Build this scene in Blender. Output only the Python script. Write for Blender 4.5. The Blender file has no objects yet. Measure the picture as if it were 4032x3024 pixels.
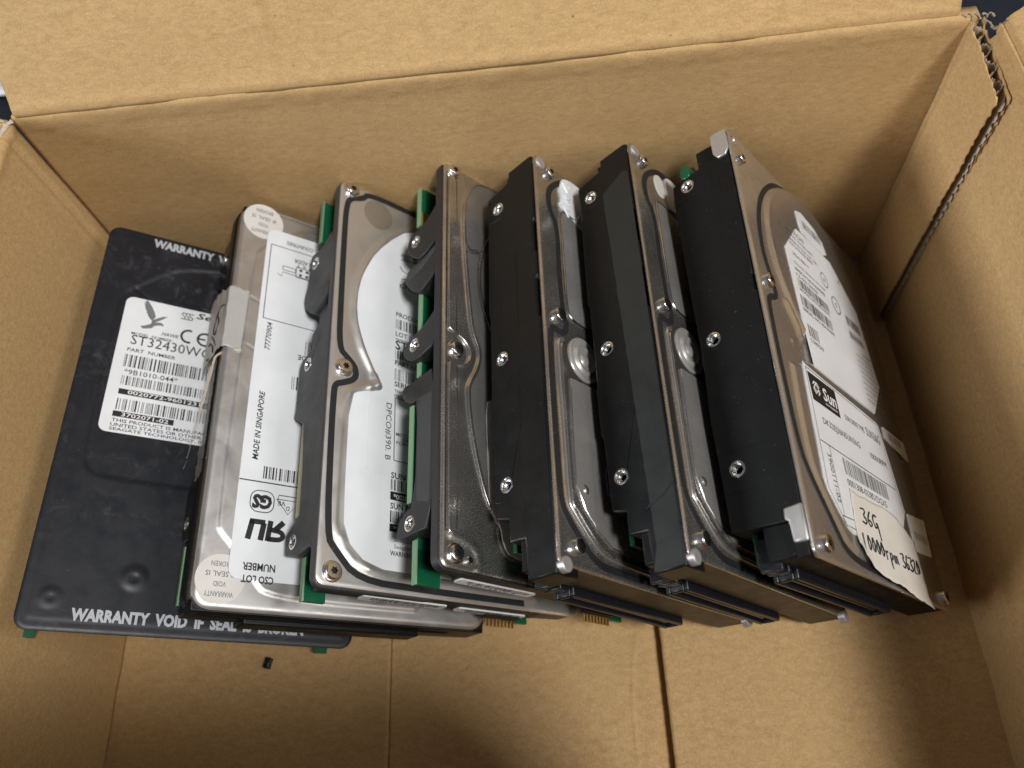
import bpy, bmesh, math, random
import numpy as np
from mathutils import Matrix, Vector

rnd = random.Random(7)
rng = np.random.default_rng(7)
MM = 0.001
scene = bpy.context.scene

# ------------------------------------------------------------------ camera
CAM = (175.41, -206.73, 304.58)
PITCH, YAW, ROLL = (math.radians(a) for a in (61.96, -8.80, -12.30))
fw = Vector((math.sin(YAW) * math.cos(PITCH), math.cos(YAW) * math.cos(PITCH), -math.sin(PITCH)))
rt0 = Vector((math.cos(YAW), -math.sin(YAW), 0))
up0 = rt0.cross(fw)
rt = rt0 * math.cos(ROLL) + up0 * math.sin(ROLL)
up = -rt0 * math.sin(ROLL) + up0 * math.cos(ROLL)
cam_data = bpy.data.cameras.new("camera")
cam = bpy.data.objects.new("camera", cam_data)
scene.collection.objects.link(cam)
m = Matrix((rt, up, -fw)).transposed().to_4x4()
m.translation = Vector(CAM) * MM
cam.matrix_world = m
cam_data.sensor_fit = 'HORIZONTAL'
cam_data.sensor_width = 36.0
cam_data.lens = 3223.8 * 36.0 / 4032.0
cam_data.clip_start = 0.01
cam_data.clip_end = 50.0
cam_data.dof.use_dof = True
cam_data.dof.focus_distance = 0.248
cam_data.dof.aperture_fstop = 10.0
scene.camera = cam

# ------------------------------------------------------------------ world, lamps, exposure
world = bpy.data.worlds.new("World")
scene.world = world
world.use_nodes = True
bg = world.node_tree.nodes["Background"]
bg.inputs[0].default_value = (0.80, 0.88, 1.0, 1)
bg.inputs[1].default_value = 0.11


def area_lamp(name, loc, target, size, power, color):
    d = bpy.data.lights.new(name, 'AREA')
    d.shape = 'RECTANGLE'
    d.size, d.size_y = size
    d.energy = power
    d.color = color
    o = bpy.data.objects.new(name, d)
    scene.collection.objects.link(o)
    o.location = loc
    v = Vector(target) - Vector(loc)
    o.rotation_euler = v.to_track_quat('-Z', 'Y').to_euler()
    return o


area_lamp("ceiling_lamp", (0.175 + 0.40 * 1.35, -0.08 - 0.335 * 1.35, 1.35), (0.17, -0.08, 0.05), (0.27, 0.27), 19.0, (1.0, 0.985, 0.965))
area_lamp("left_fill_lamp", (-1.6, -0.55, 0.72), (0.25, -0.05, 0.10), (1.0, 0.6), 31.0, (0.95, 0.97, 1.0))  # added fill from the left to lift the right wall, no known window
area_lamp("right_fill_lamp", (1.5, -0.38, 0.95), (0.06, -0.06, 0.08), (0.6, 0.5), 6.5, (1.0, 0.98, 0.95))  # added fill from the right, brightens the left wall and left covers
scene.cycles.max_bounces = 14
scene.cycles.diffuse_bounces = 9
scene.cycles.glossy_bounces = 6
scene.view_settings.view_transform = 'Standard'
scene.view_settings.look = 'None'
scene.view_settings.exposure = 0.0
scene.view_settings.gamma = 1.0


# ------------------------------------------------------------------ materials
def new_mat(name):
    mt = bpy.data.materials.new(name)
    mt.use_nodes = True
    nt = mt.node_tree
    return mt, nt, nt.nodes["Principled BSDF"]


def add_noise(nt, scale, detail=4.0, rough=0.6, stretch=(1, 1, 1), distortion=0.0):
    tc = nt.nodes.new("ShaderNodeTexCoord")
    mp = nt.nodes.new("ShaderNodeMapping")
    mp.inputs["Scale"].default_value = stretch
    ns = nt.nodes.new("ShaderNodeTexNoise")
    ns.inputs["Scale"].default_value = scale
    ns.inputs["Detail"].default_value = detail
    ns.inputs["Roughness"].default_value = rough
    ns.inputs["Distortion"].default_value = distortion
    nt.links.new(tc.outputs["Object"], mp.inputs["Vector"])
    nt.links.new(mp.outputs["Vector"], ns.inputs["Vector"])
    return ns.outputs["Fac"]


def ramp(nt, fac, stops):
    r = nt.nodes.new("ShaderNodeValToRGB")
    el = r.color_ramp.elements
    while len(el) < len(stops):
        el.new(0.5)
    for e, (p, c) in zip(el, stops):
        e.position = p
        e.color = (c, c, c, 1) if isinstance(c, (int, float)) else (*c, 1)
    nt.links.new(fac, r.inputs[0])
    return r.outputs[0]


def mix_color(nt, a, b, fac, mode='MIX'):
    mx = nt.nodes.new("ShaderNodeMix")
    mx.data_type = 'RGBA'
    mx.blend_type = mode
    for sock, v in ((mx.inputs[6], a), (mx.inputs[7], b), (mx.inputs[0], fac)):
        if hasattr(v, "is_linked"):
            nt.links.new(v, sock)
        elif isinstance(v, (int, float)):
            sock.default_value = v
        else:
            sock.default_value = (*v, 1)
    return mx.outputs[2]


def add_bump(nt, p, height, strength, dist=0.0002):
    b = nt.nodes.new("ShaderNodeBump")
    b.inputs["Strength"].default_value = strength
    b.inputs["Distance"].default_value = dist
    nt.links.new(height, b.inputs["Height"])
    nt.links.new(b.outputs[0], p.inputs["Normal"])


def simple_mat(name, col, rough=0.5, metal=0.0, spec=0.5, wear=0.0, wear_col=(0.5, 0.5, 0.5), bump=0.0, bscale=3000):
    mt, nt, p = new_mat(name)
    p.inputs["Metallic"].default_value = metal
    p.inputs["Specular IOR Level"].default_value = spec
    n = add_noise(nt, 60, 3)
    dark = tuple(c * 0.86 for c in col)
    lite = tuple(min(1, c * 1.12) for c in col)
    c = mix_color(nt, dark, lite, n)
    if wear:
        w = add_noise(nt, 1100, 2, 0.5)
        f = ramp(nt, w, [(0.70, 0.0), (0.78, wear)])
        c = mix_color(nt, c, wear_col, f)
    nt.links.new(c, p.inputs["Base Color"])
    r = ramp(nt, add_noise(nt, 140, 5, 0.65), [(0.3, max(0.02, rough * 0.82)), (0.72, min(1, rough * 1.2))])
    nt.links.new(r, p.inputs["Roughness"])
    if bump:
        add_bump(nt, p, add_noise(nt, bscale, 3), bump, 0.00005)
    return mt


def cardboard_mat(name="cardboard"):
    mt, nt, p = new_mat(name)
    fib = add_noise(nt, 620, 7, 0.76, (0.40, 0.8, 1.0), 0.6)
    big = add_noise(nt, 22, 4, 0.55)
    fine = add_noise(nt, 2200, 4, 0.75, (1.0, 0.5, 1.0))
    c = mix_color(nt, (0.355, 0.219, 0.092), (0.556, 0.364, 0.168), ramp(nt, fib, [(0.3, 0.0), (0.7, 1.0)]))
    c = mix_color(nt, c, (0.43, 0.285, 0.122), ramp(nt, big, [(0.3, 0.0), (0.75, 0.40)]))
    c = mix_color(nt, c, (0.64, 0.46, 0.25), ramp(nt, fine, [(0.50, 0.0), (0.66, 0.55)]))
    worm = add_noise(nt, 1900, 3, 0.6, (0.5, 0.8, 1.1), 2.5)
    c = mix_color(nt, c, (0.24, 0.145, 0.055), ramp(nt, worm, [(0.30, 0.45), (0.42, 0.0)]))
    speck = ramp(nt, add_noise(nt, 430, 1, 0.4, (0.7, 0.5, 1.2)), [(0.81, 0.0), (0.84, 0.7)])
    c = mix_color(nt, c, (0.12, 0.065, 0.025), speck)
    nt.links.new(c, p.inputs["Base Color"])
    p.inputs["Roughness"].default_value = 0.74
    p.inputs["Specular IOR Level"].default_value = 0.25
    add_bump(nt, p, add_noise(nt, 900, 5, 0.7, (0.6, 1, 1)), 0.42, 0.00014)
    return mt


def steel_mat(name, col, rough, smudge=0.25, dust=0.0, metal=1.0):
    mt, nt, p = new_mat(name)
    p.inputs["Metallic"].default_value = metal
    sm = add_noise(nt, 75, 6, 0.62, (1, 1, 1), 0.8)
    c = mix_color(nt, tuple(x * (1 - smudge) for x in col), col, ramp(nt, sm, [(0.3, 0.0), (0.66, 1.0)]))
    r = ramp(nt, sm, [(0.28, rough * 1.5), (0.7, rough * 0.8)])
    if dust:
        d = ramp(nt, add_noise(nt, 2600, 4, 0.7), [(0.50, 0.0), (0.72, dust)])
        dm = ramp(nt, add_noise(nt, 40, 4, 0.6), [(0.40, 0.1), (0.66, 1.0)])
        f = mix_color(nt, d, dm, 1.0, 'MULTIPLY')
        c = mix_color(nt, c, (0.40, 0.37, 0.33), f)
        r = mix_color(nt, r, (0.8, 0.8, 0.8), f)
        inv = ramp(nt, f, [(0.0, metal), (1.0, 0.0)])
        nt.links.new(inv, p.inputs["Metallic"])
    nt.links.new(c, p.inputs["Base Color"])
    nt.links.new(r, p.inputs["Roughness"])
    add_bump(nt, p, add_noise(nt, 700, 4, 0.6), 0.05, 0.00006)
    return mt


M = {}
M['cardboard'] = cardboard_mat()
M['flute'] = simple_mat('corrugated_medium', (0.30, 0.235, 0.17), 0.85, spec=0.15, bump=0.3, bscale=1500)
M['torn'] = simple_mat('torn_paper', (0.58, 0.52, 0.44), 0.8, spec=0.2)
M['slate'] = simple_mat('slate_paint', (0.0098, 0.0112, 0.0155), 0.42, spec=0.38, wear=0.22, wear_col=(0.16, 0.17, 0.19), bump=0.15, bscale=2600)


def scuff(mt, col, scale, lo, hi, amount):
    nt = mt.node_tree
    p = nt.nodes["Principled BSDF"]
    base = p.inputs["Base Color"].links[0].from_socket
    a = ramp(nt, add_noise(nt, scale, 6, 0.7, (1, 1, 1), 1.5), [(lo, 0.0), (hi, amount)])
    k = ramp(nt, add_noise(nt, 25, 3, 0.6), [(0.42, 0.0), (0.65, 1.0)])
    nt.links.new(mix_color(nt, base, col, mix_color(nt, a, k, 1.0, 'MULTIPLY')), p.inputs["Base Color"])


scuff(M['slate'], (0.10, 0.105, 0.12), 140, 0.50, 0.72, 0.65)
M['black'] = simple_mat('black_anodised', (0.0050, 0.0056, 0.0060), 0.38, spec=0.28, wear=0.15, wear_col=(0.35, 0.35, 0.33), bump=0.12)
M['black_matte'] = simple_mat('matte_black_casting', (0.0052, 0.0058, 0.0062), 0.5, spec=0.2, wear=0.15, wear_col=(0.35, 0.35, 0.33), bump=0.12)
M['clip'] = steel_mat('tin_clip', (0.60, 0.59, 0.575), 0.33, 0.2, 0.0, 0.72)
M['boss'] = steel_mat('spun_boss', (0.60, 0.585, 0.56), 0.28, 0.15, 0.1, 0.6)
M['gloss_black'] = simple_mat('gloss_black_paint', (0.006, 0.006, 0.007), 0.16, wear=0.3, wear_col=(0.3, 0.3, 0.3))
M['rail'] = simple_mat('grey_casting', (0.042, 0.044, 0.048), 0.50, wear=0.25, wear_col=(0.3, 0.3, 0.3), bump=0.15)
M['rail_dark'] = simple_mat('dark_grey_casting', (0.017, 0.018, 0.020), 0.46, wear=0.3, wear_col=(0.3, 0.3, 0.3), bump=0.15)
M['plastic'] = simple_mat('navy_black_plastic', (0.0075, 0.0085, 0.012), 0.30)
M['steel_matte'] = steel_mat('matte_steel_cover', (0.60, 0.585, 0.57), 0.36, 0.16, 0.05, 0.88)
M['steel'] = steel_mat('steel_cover', (0.66, 0.64, 0.615), 0.34, 0.16, 0.10, 0.80)
M['steel_dusty'] = steel_mat('dusty_steel_cover', (0.62, 0.60, 0.57), 0.20, 0.34, 0.40, 0.94)
M['steel_shiny'] = steel_mat('bright_steel_cover', (0.64, 0.62, 0.595), 0.20, 0.20, 0.12, 0.86)
M['bright'] = steel_mat('plated_metal', (0.80, 0.80, 0.80), 0.18, 0.15)
M['pin'] = simple_mat('grey_pin', (0.42, 0.40, 0.40), 0.45, metal=0.6)
M['gasket'] = simple_mat('rubber_gasket', (0.009, 0.0095, 0.011), 0.62, wear=0.5, wear_col=(0.20, 0.19, 0.18), bump=0.4, bscale=1800)
M['paper'] = simple_mat('label_paper', (0.725, 0.75, 0.775), 0.38, spec=0.4)
M['paper_dull'] = simple_mat('dull_label_paper', (0.72, 0.72, 0.71), 0.5)
M['seal'] = simple_mat('seal_sticker', (0.63, 0.61, 0.58), 0.45)
M['foil'] = steel_mat('foil_patch', (0.30, 0.29, 0.28), 0.24, 0.25, 0.35, 0.45)
M['plate'] = steel_mat('damping_plate', (0.30, 0.29, 0.28), 0.30, 0.25, 0.45, 0.7)
M['seal_clear'] = steel_mat('clear_seal', (0.47, 0.44, 0.39), 0.28, 0.2, 0.2, 0.75)
M['ink'] = simple_mat('ink', (0.012, 0.012, 0.014), 0.5)
M['ink_grey'] = simple_mat('grey_ink', (0.16, 0.17, 0.18), 0.5)
M['white_ink'] = simple_mat('pale_ink', (0.42, 0.44, 0.48), 0.5)
M['white'] = simple_mat('white_print', (0.78, 0.78, 0.78), 0.5)
M['pcb'] = simple_mat('green_board', (0.005, 0.085, 0.036), 0.30)
M['pcb_edge'] = simple_mat('green_board_edge', (0.20, 0.34, 0.20), 0.6, bump=0.4)
M['beige'] = simple_mat('beige_plastic', (0.45, 0.43, 0.26), 0.5)
M['gold'] = simple_mat('gold_contact', (0.72, 0.45, 0.16), 0.3, metal=1.0)
M['masking'] = simple_mat('masking_tape', (0.68, 0.655, 0.60), 0.65, bump=0.5, bscale=1400)
M['black_tape'] = simple_mat('black_tape', (0.011, 0.014, 0.014), 0.42, bump=0.3, bscale=900)
M['tape'] = simple_mat('grey_tape', (0.40, 0.40, 0.38), 0.42, wear=0.6, wear_col=(0.62, 0.62, 0.60), bump=0.8, bscale=900)
M['hole_shade_and_black'] = simple_mat('hole_shade_and_black', (0.004, 0.004, 0.004), 0.6)  # near-black: shade painted into holes and steps, also dark connector parts
M['floor'] = simple_mat('dark_floor', (0.014, 0.017, 0.024), 0.45, bump=0.2, bscale=120)


def clear_tape():
    mt, nt, p = new_mat('clear_tape')
    p.inputs["Base Color"].default_value = (0.75, 0.75, 0.73, 1)
    p.inputs["Roughness"].default_value = 0.22
    p.inputs["Alpha"].default_value = 0.26
    add_bump(nt, p, add_noise(nt, 350, 4, 0.6, (1, .3, 1)), 0.8, 0.0006)
    return mt


M['clear'] = clear_tape()


# ------------------------------------------------------------------ mesh helpers (all lengths in mm)
class MB:
    def __init__(s):
        s.v, s.f, s.c = [], [], []

    def cut(s):
        s.c.append((len(s.v), len(s.f)))

    def add(s, vs, fs):
        o = len(s.v)
        s.v += [tuple(p) for p in vs]
        s.f += [tuple(i + o for i in f) for f in fs]

    def box(s, x0, x1, y0, y1, z0, z1):
        vs = [(x, y, z) for x in (x0, x1) for y in (y0, y1) for z in (z0, z1)]
        s.add(vs, [(0, 1, 3, 2), (4, 6, 7, 5), (0, 4, 5, 1), (2, 3, 7, 6), (0, 2, 6, 4), (1, 5, 7, 3)])

    def prism(s, poly, axis, a0, a1):
        def mk(p, a):
            q = list(p)
            q.insert(axis, a)
            return q
        n = len(poly)
        vs = [mk(p, a0) for p in poly] + [mk(p, a1) for p in poly]
        fs = [tuple(range(n)), tuple(range(2 * n - 1, n - 1, -1))]
        fs += [(i, (i + 1) % n + n - n + 0, (i + 1) % n + n, i + n) for i in range(n)]
        s.add(vs, fs)

    def flat(s, poly, x):
        s.add([(x, p[0], p[1]) for p in poly], [tuple(range(len(poly)))])

    def lathe(s, prof, c, axis=0, seg=20):
        """prof: (radius, along) from first to last"""
        vs, fs = [], []
        for r, a in prof:
            for k in range(seg):
                t = 2 * math.pi * k / seg
                q = [r * math.cos(t), r * math.sin(t)]
                q.insert(axis, a)
                vs.append([q[i] + c[i] for i in range(3)])
        for j in range(len(prof) - 1):
            for k in range(seg):
                k2 = (k + 1) % seg
                fs.append((j * seg + k, j * seg + k2, (j + 1) * seg + k2, (j + 1) * seg + k))
        fs.append(tuple(range(seg)))
        fs.append(tuple(range((len(prof) - 1) * seg, len(prof) * seg)))
        s.add(vs, fs)

    def tube(s, pts, r, seg=8, close=True):
        P = [Vector(p) for p in pts]
        vs, fs = [], []
        for i, p in enumerate(P):
            t = (P[min(i + 1, len(P) - 1)] - P[max(i - 1, 0)]).normalized()
            a = t.cross(Vector((0.31, 0.2, 0.93)))
            a = a.normalized() if a.length > 1e-4 else t.orthogonal().normalized()
            b = t.cross(a)
            rr = r[i] if isinstance(r, (list, tuple)) else r
            for k in range(seg):
                th = 2 * math.pi * k / seg
                vs.append(p + (a * math.cos(th) + b * math.sin(th)) * rr)
        for i in range(len(P) - 1):
            for k in range(seg):
                k2 = (k + 1) % seg
                fs.append((i * seg + k, i * seg + k2, (i + 1) * seg + k2, (i + 1) * seg + k))
        if close:
            fs.append(tuple(range(seg)))
            fs.append(tuple(range((len(P) - 1) * seg, len(P) * seg)))
        s.add(vs, fs)

    def stroke(s, pts, w, x0, x1=None):
        """flat ribbon of width w along 2D (y,z) points at x0 (thick to x1)"""
        P = [np.array(p, float) for p in pts]
        L, R = [], []
        for i in range(len(P)):
            t = P[min(i + 1, len(P) - 1)] - P[max(i - 1, 0)]
            t = t / (np.linalg.norm(t) + 1e-9)
            n = np.array((-t[1], t[0]))
            ww = (w[i] if isinstance(w, (list, tuple)) else w) / 2
            L.append(P[i] + n * ww)
            R.append(P[i] - n * ww)
        n = len(P)
        if x1 is None:
            s.add([(x0, *p) for p in L + R], [(i, i + 1, n + i + 1, n + i) for i in range(n - 1)])
        else:
            vs = [(x1, *p) for p in L + R] + [(x0, *p) for p in L + R]
            fs = [(i, i + 1, n + i + 1, n + i) for i in range(n - 1)]
            fs += [(2 * n + i, 2 * n + i + 1, i + 1, i) for i in range(n - 1)]
            fs += [(n + i, n + i + 1, 3 * n + i + 1, 3 * n + i) for i in range(n - 1)]
            fs += [(0, n, 3 * n, 2 * n), (n - 1, 3 * n - 1, 4 * n - 1, 2 * n - 1)]
            s.add(vs, fs)

    def build(s, name, mat, parent=None, bevel=0.0, smooth=True, recalc=True, mats=None):
        me = bpy.data.meshes.new(name)
        me.from_pydata([(x * MM, y * MM, z * MM) for x, y, z in s.v], [], s.f)
        if recalc:
            bm = bmesh.new()
            bm.from_mesh(me)
            bmesh.ops.recalc_face_normals(bm, faces=bm.faces)
            bm.to_mesh(me)
            bm.free()
        return link_mesh(name, me, mat, parent, bevel, smooth)


def build_each(b, name, mat, parent):
    """one object per printed line, code or mark"""
    cs = [(0, 0)] + [c for c in b.c if c != (0, 0)] + [(len(b.v), len(b.f))]
    for (v0, f0), (v1, f1) in zip(cs[:-1], cs[1:]):
        if f1 == f0:
            continue
        q = MB()
        q.add(b.v[v0:v1], [tuple(i - v0 for i in f) for f in b.f[f0:f1]])
        q.build(name, mat, parent, recalc=False, smooth=False)


def link_mesh(name, me, mat, parent=None, bevel=0.0, smooth=True):
    me.materials.append(mat)
    o = bpy.data.objects.new(name, me)
    scene.collection.objects.link(o)
    if parent is not None:
        o.parent = parent
    if bevel:
        b = o.modifiers.new("bevel", 'BEVEL')
        b.width = bevel * MM
        b.segments = 2
        b.limit_method = 'ANGLE'
        b.angle_limit = math.radians(35)
        b.use_clamp_overlap = True
    if smooth:
        me.polygons.foreach_set("use_smooth", [True] * len(me.polygons))
        if len(me.polygons) < 30000:
            me.set_sharp_from_angle(angle=math.radians(38))
    return o


def chaikin(pts, it=2, closed=False):
    P = [np.array(p, float) for p in pts]
    for _ in range(it):
        Q = [] if closed else [P[0]]
        n = len(P)
        for i in range(n if closed else n - 1):
            a, b = P[i], P[(i + 1) % n]
            Q += [a * 0.75 + b * 0.25, a * 0.25 + b * 0.75]
        if not closed:
            Q.append(P[-1])
        P = Q
    return [tuple(p) for p in P]


def round_rect(y0, y1, z0, z1, r, seg=5):
    out = []
    for cy, cz, a0 in ((y1 - r, z1 - r, 0), (y0 + r, z1 - r, 90), (y0 + r, z0 + r, 180), (y1 - r, z0 + r, 270)):
        for k in range(seg + 1):
            a = math.radians(a0 + 90 * k / seg)
            out.append((cy + r * math.cos(a), cz + r * math.sin(a)))
    return out


def dist_poly(Y, Z, pts, closed=False):
    d = np.full(Y.shape, 1e9)
    n = len(pts)
    for i in range(n if closed else n - 1):
        (ay, az), (by, bz) = pts[i], pts[(i + 1) % n]
        ey, ez = by - ay, bz - az
        L = ey * ey + ez * ez + 1e-12
        t = np.clip(((Y - ay) * ey + (Z - az) * ez) / L, 0, 1)
        d = np.minimum(d, np.hypot(Y - ay - t * ey, Z - az - t * ez))
    return d


def inside(Y, Z, pts):
    ins = np.zeros(Y.shape, bool)
    n = len(pts)
    for i in range(n):
        (ay, az), (by, bz) = pts[i], pts[(i + 1) % n]
        if az == bz:
            continue
        c = ((az > Z) != (bz > Z)) & (Y < (by - ay) * (Z - az) / (bz - az) + ay)
        ins ^= c
    return ins


def sdf(Y, Z, pts):
    d = dist_poly(Y, Z, pts, True)
    return np.where(inside(Y, Z, pts), d, -d)          # positive inside


def sstep(a, b, x):
    t = np.clip((x - a) / (b - a), 0, 1)
    return t * t * (3 - 2 * t)


def ridge(Y, Z, pts, w, h):
    d = dist_poly(Y, Z, pts)
    return h * np.exp(-(d / w) ** 2)


def stamped(outline, hfun, step=0.6):
    """stamped sheet-metal skin over an outline, height along x; returns a mesh"""
    O = np.array(outline)
    y0, z0 = O.min(0)
    y1, z1 = O.max(0)
    ny, nz = int((y1 - y0) / step) + 1, int((z1 - z0) / step) + 1
    Y, Z = np.meshgrid(np.linspace(y0, y1, ny), np.linspace(z0, z1, nz), indexing='ij')
    sd = sdf(Y, Z, outline)
    H = hfun(Y, Z) - 0.30 * (1 - sstep(0.0, 1.0, sd)) ** 2
    ok = sd > -step
    idx = np.arange(ny * nz).reshape(ny, nz)
    cell = ok[:-1, :-1] & ok[1:, :-1] & ok[1:, 1:] & ok[:-1, 1:]
    F = np.stack([idx[:-1, :-1], idx[1:, :-1], idx[1:, 1:], idx[:-1, 1:]], -1)[cell]
    Yf, Zf, Hf = Y.ravel().copy(), Z.ravel().copy(), H.ravel()
    for k in np.nonzero((sd.ravel() < 0) & ok.ravel())[0]:      # pull the rim onto the outline
        best = (1e9, 0, 0)
        for q in range(len(O)):
            a, e = O[q], O[(q + 1) % len(O)] - O[q]
            p = np.array((Yf[k], Zf[k]))
            c = a + e * min(1, max(0, np.dot(p - a, e) / (np.dot(e, e) + 1e-12)))
            dd = np.hypot(*(p - c))
            if dd < best[0]:
                best = (dd, c[0], c[1])
        Yf[k], Zf[k] = best[1], best[2]
    used = np.unique(F)
    mp = -np.ones(ny * nz, int)
    mp[used] = np.arange(len(used))
    V = np.stack([Hf, Yf, Zf], -1)[used]
    return V.tolist(), mp[F].tolist()


def cover(outline, hfun, mat, parent, thick=0.9, step=0.6, bevel=0.25):
    b = MB()
    n = len(outline)
    b.add([(-0.28, *p) for p in outline] + [(-thick, *p) for p in outline],
          [(i, (i + 1) % n, (i + 1) % n + n, i + n) for i in range(n)] + [tuple(range(n, 2 * n))])
    V, F = stamped(outline, hfun, step)
    b.add(V, F)
    return b.build('cover', mat, parent, smooth=True, recalc=False)


_text_cache = {}


def text_tris(s, bold=0.0, shear=0.0):
    k = (s, bold, shear)
    if k not in _text_cache:
        c = bpy.data.curves.new("t", 'FONT')
        c.body = s
        c.resolution_u = 2
        c.offset = bold
        c.shear = shear
        o = bpy.data.objects.new("t", c)
        me = bpy.data.meshes.new_from_object(o)
        V = np.array([v.co[:2] for v in me.vertices]) if len(me.vertices) else np.zeros((0, 2))
        F = [tuple(p.vertices) for p in me.polygons]
        bpy.data.objects.remove(o)
        bpy.data.curves.remove(c)
        bpy.data.meshes.remove(me)
        lo, hi = V.min(0), V.max(0)
        _text_cache[k] = ((V - lo) / (hi - lo), F, (hi - lo)[0] / (hi - lo)[1])
    return _text_cache[k]


R_ACROSS = ((0, -1), (1, 0))       # reads towards the floor edge, letters upright to the back wall
R_FLIP = ((0, 1), (-1, 0))         # the same print upside down
R_UP = ((1, 0), (0, 1))
R_DOWN = ((-1, 0), (0, -1))


def text(b, s, pos, h, w=None, rd=R_ACROSS, x=0.0, bold=0.012, shear=0.0):
    V, F, asp = text_tris(s, bold, shear)
    b.cut()
    if w is None:
        w = h * asp
    (ry, rz), (uy, uz) = rd
    vs = [(x, pos[0] + ry * a * w + uy * c * h, pos[1] + rz * a * w + uz * c * h) for a, c in V]
    b.add(vs, F)


def barcode(b, pos, h, w, rd=R_ACROSS, x=0.0, n=42, seed=1, gaps=0):
    b.cut()
    r = random.Random(seed)
    (ry, rz), (uy, uz) = rd
    ws = [r.choice((1, 1, 2, 3)) for _ in range(n * 2)]
    tot = sum(ws)
    t = 0
    for i, q in enumerate(ws):
        if i % 2 == 0:
            a0, a1 = t / tot * w, (t + q * 0.82) / tot * w
            pts = [(pos[0] + ry * a + uy * c, pos[1] + rz * a + uz * c) for a, c in ((a0, 0), (a1, 0), (a1, h), (a0, h))]
            b.flat(pts, x)
        t += q


def quad(b, pos, h, w, rd, x):
    b.cut()
    (ry, rz), (uy, uz) = rd
    b.flat([(pos[0] + ry * a + uy * c, pos[1] + rz * a + uz * c) for a, c in ((0, 0), (w, 0), (w, h), (0, h))], x)


def frame2d(b, y0, y1, z0, z1, w, x):
    b.cut()
    for p in (((y0, z0), (y1, z0)), ((y1, z0), (y1, z1)), ((y1, z1), (y0, z1)), ((y0, z1), (y0, z0))):
        b.stroke(p, w, x)


def loc2(pos, rd, s=1.0):
    (ry, rz), (uy, uz) = rd
    return lambda a, c: (pos[0] + (ry * a + uy * c) * s, pos[1] + (rz * a + uz * c) * s)


def arc(c, r, a0, a1, n=16, sy=1.0):
    return [(c[0] + r * math.cos(math.radians(a0 + (a1 - a0) * k / n)), c[1] + sy * r * math.sin(math.radians(a0 + (a1 - a0) * k / n))) for k in range(n + 1)]


# ------------------------------------------------------------------ things
GROUP = "hard drives standing in the box"


def drive(pos, yaw, tilt, pitch, label):
    o = bpy.data.objects.new('hard_drive', None)
    scene.collection.objects.link(o)
    a, t, p = (math.radians(k) for k in (yaw, tilt, pitch))
    Rz = Matrix.Rotation(a, 3, 'Z')
    Rt = Matrix(((math.cos(t), 0, -math.sin(t)), (0, 1, 0), (math.sin(t), 0, math.cos(t))))
    Rp = Matrix(((1, 0, 0), (0, math.cos(p), -math.sin(p)), (0, math.sin(p), math.cos(p))))
    mw = (Rz @ Rt @ Rp).to_4x4()
    mw.translation = Vector(pos) * MM
    o.matrix_world = mw
    o.empty_display_size = 0.02
    o['label'] = label
    o['category'] = 'hard drive'
    o['group'] = GROUP
    return o


def dup(o, loc):
    c = o.copy()
    scene.collection.objects.link(c)
    c.location = Vector(loc) * MM
    for ch in list(o.children):
        d = ch.copy()
        scene.collection.objects.link(d)
        d.parent = c
    return c


_screw = {}


def screw_mesh(r, h, washer):
    k = (r, h, washer)
    if k in _screw:
        return _screw[k]
    b = MB()
    seg = 24
    prof = []
    if washer:
        prof += [(r * 1.28, -0.3), (r * 1.28, 0.25), (r * 1.2, 0.4)]
    prof += [(r, 0.4 if washer else -0.3), (r, h * 0.72), (r * 0.95, h * 0.92), (r * 0.88, h)]
    star = lambda q, k: q * (1.0 if (k // 2) % 2 == 0 else 0.72)
    vs, fs = [], []
    for rr, a in prof:
        for i in range(seg):
            t = 2 * math.pi * i / seg
            vs.append((a, rr * math.cos(t), rr * math.sin(t)))
    for a, q in ((h, 0.47), (h - 0.75, 0.40)):
        for i in range(seg):
            t = 2 * math.pi * i / seg
            rr = r * q * (1.0 if (i % 4) < 2 else 0.74)
            vs.append((a, rr * math.cos(t), rr * math.sin(t)))
    n = len(prof) + 2
    for j in range(n - 1):
        for i in range(seg):
            i2 = (i + 1) % seg
            fs.append((j * seg + i, j * seg + i2, (j + 1) * seg + i2, (j + 1) * seg + i))
    fs.append(tuple(range((n - 1) * seg, n * seg)))
    b.add(vs, fs)
    me = bpy.data.meshes.new('screw')
    me.from_pydata([(x * MM, y * MM, z * MM) for x, y, z in b.v], [], b.f)
    bm = bmesh.new()
    bm.from_mesh(me)
    bmesh.ops.recalc_face_normals(bm, faces=bm.faces)
    bm.to_mesh(me)
    bm.free()
    me.materials.append(M['bright'])
    me.materials.append(M['hole_shade_and_black'])
    for p_ in me.polygons:
        if len(p_.vertices) == seg or p_.center.x < (h - 0.2) * MM and math.hypot(p_.center.y, p_.center.z) < r * 0.46 * MM:
            p_.material_index = 1  # drive recess blackened, its shade is put into the colour
    me.polygons.foreach_set("use_smooth", [True] * len(me.polygons))
    me.set_sharp_from_angle(angle=math.radians(35))
    _screw[k] = me
    return me


def screw(parent, x, y, z, r=2.3, h=1.5, washer=False):
    o = bpy.data.objects.new('screw', screw_mesh(r, h, washer))
    scene.collection.objects.link(o)
    o.parent = parent
    o.location = Vector((x, y, z)) * MM
    o.rotation_euler = (rnd.uniform(0, 6), 0, 0)
    return o


_hole = {}


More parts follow.
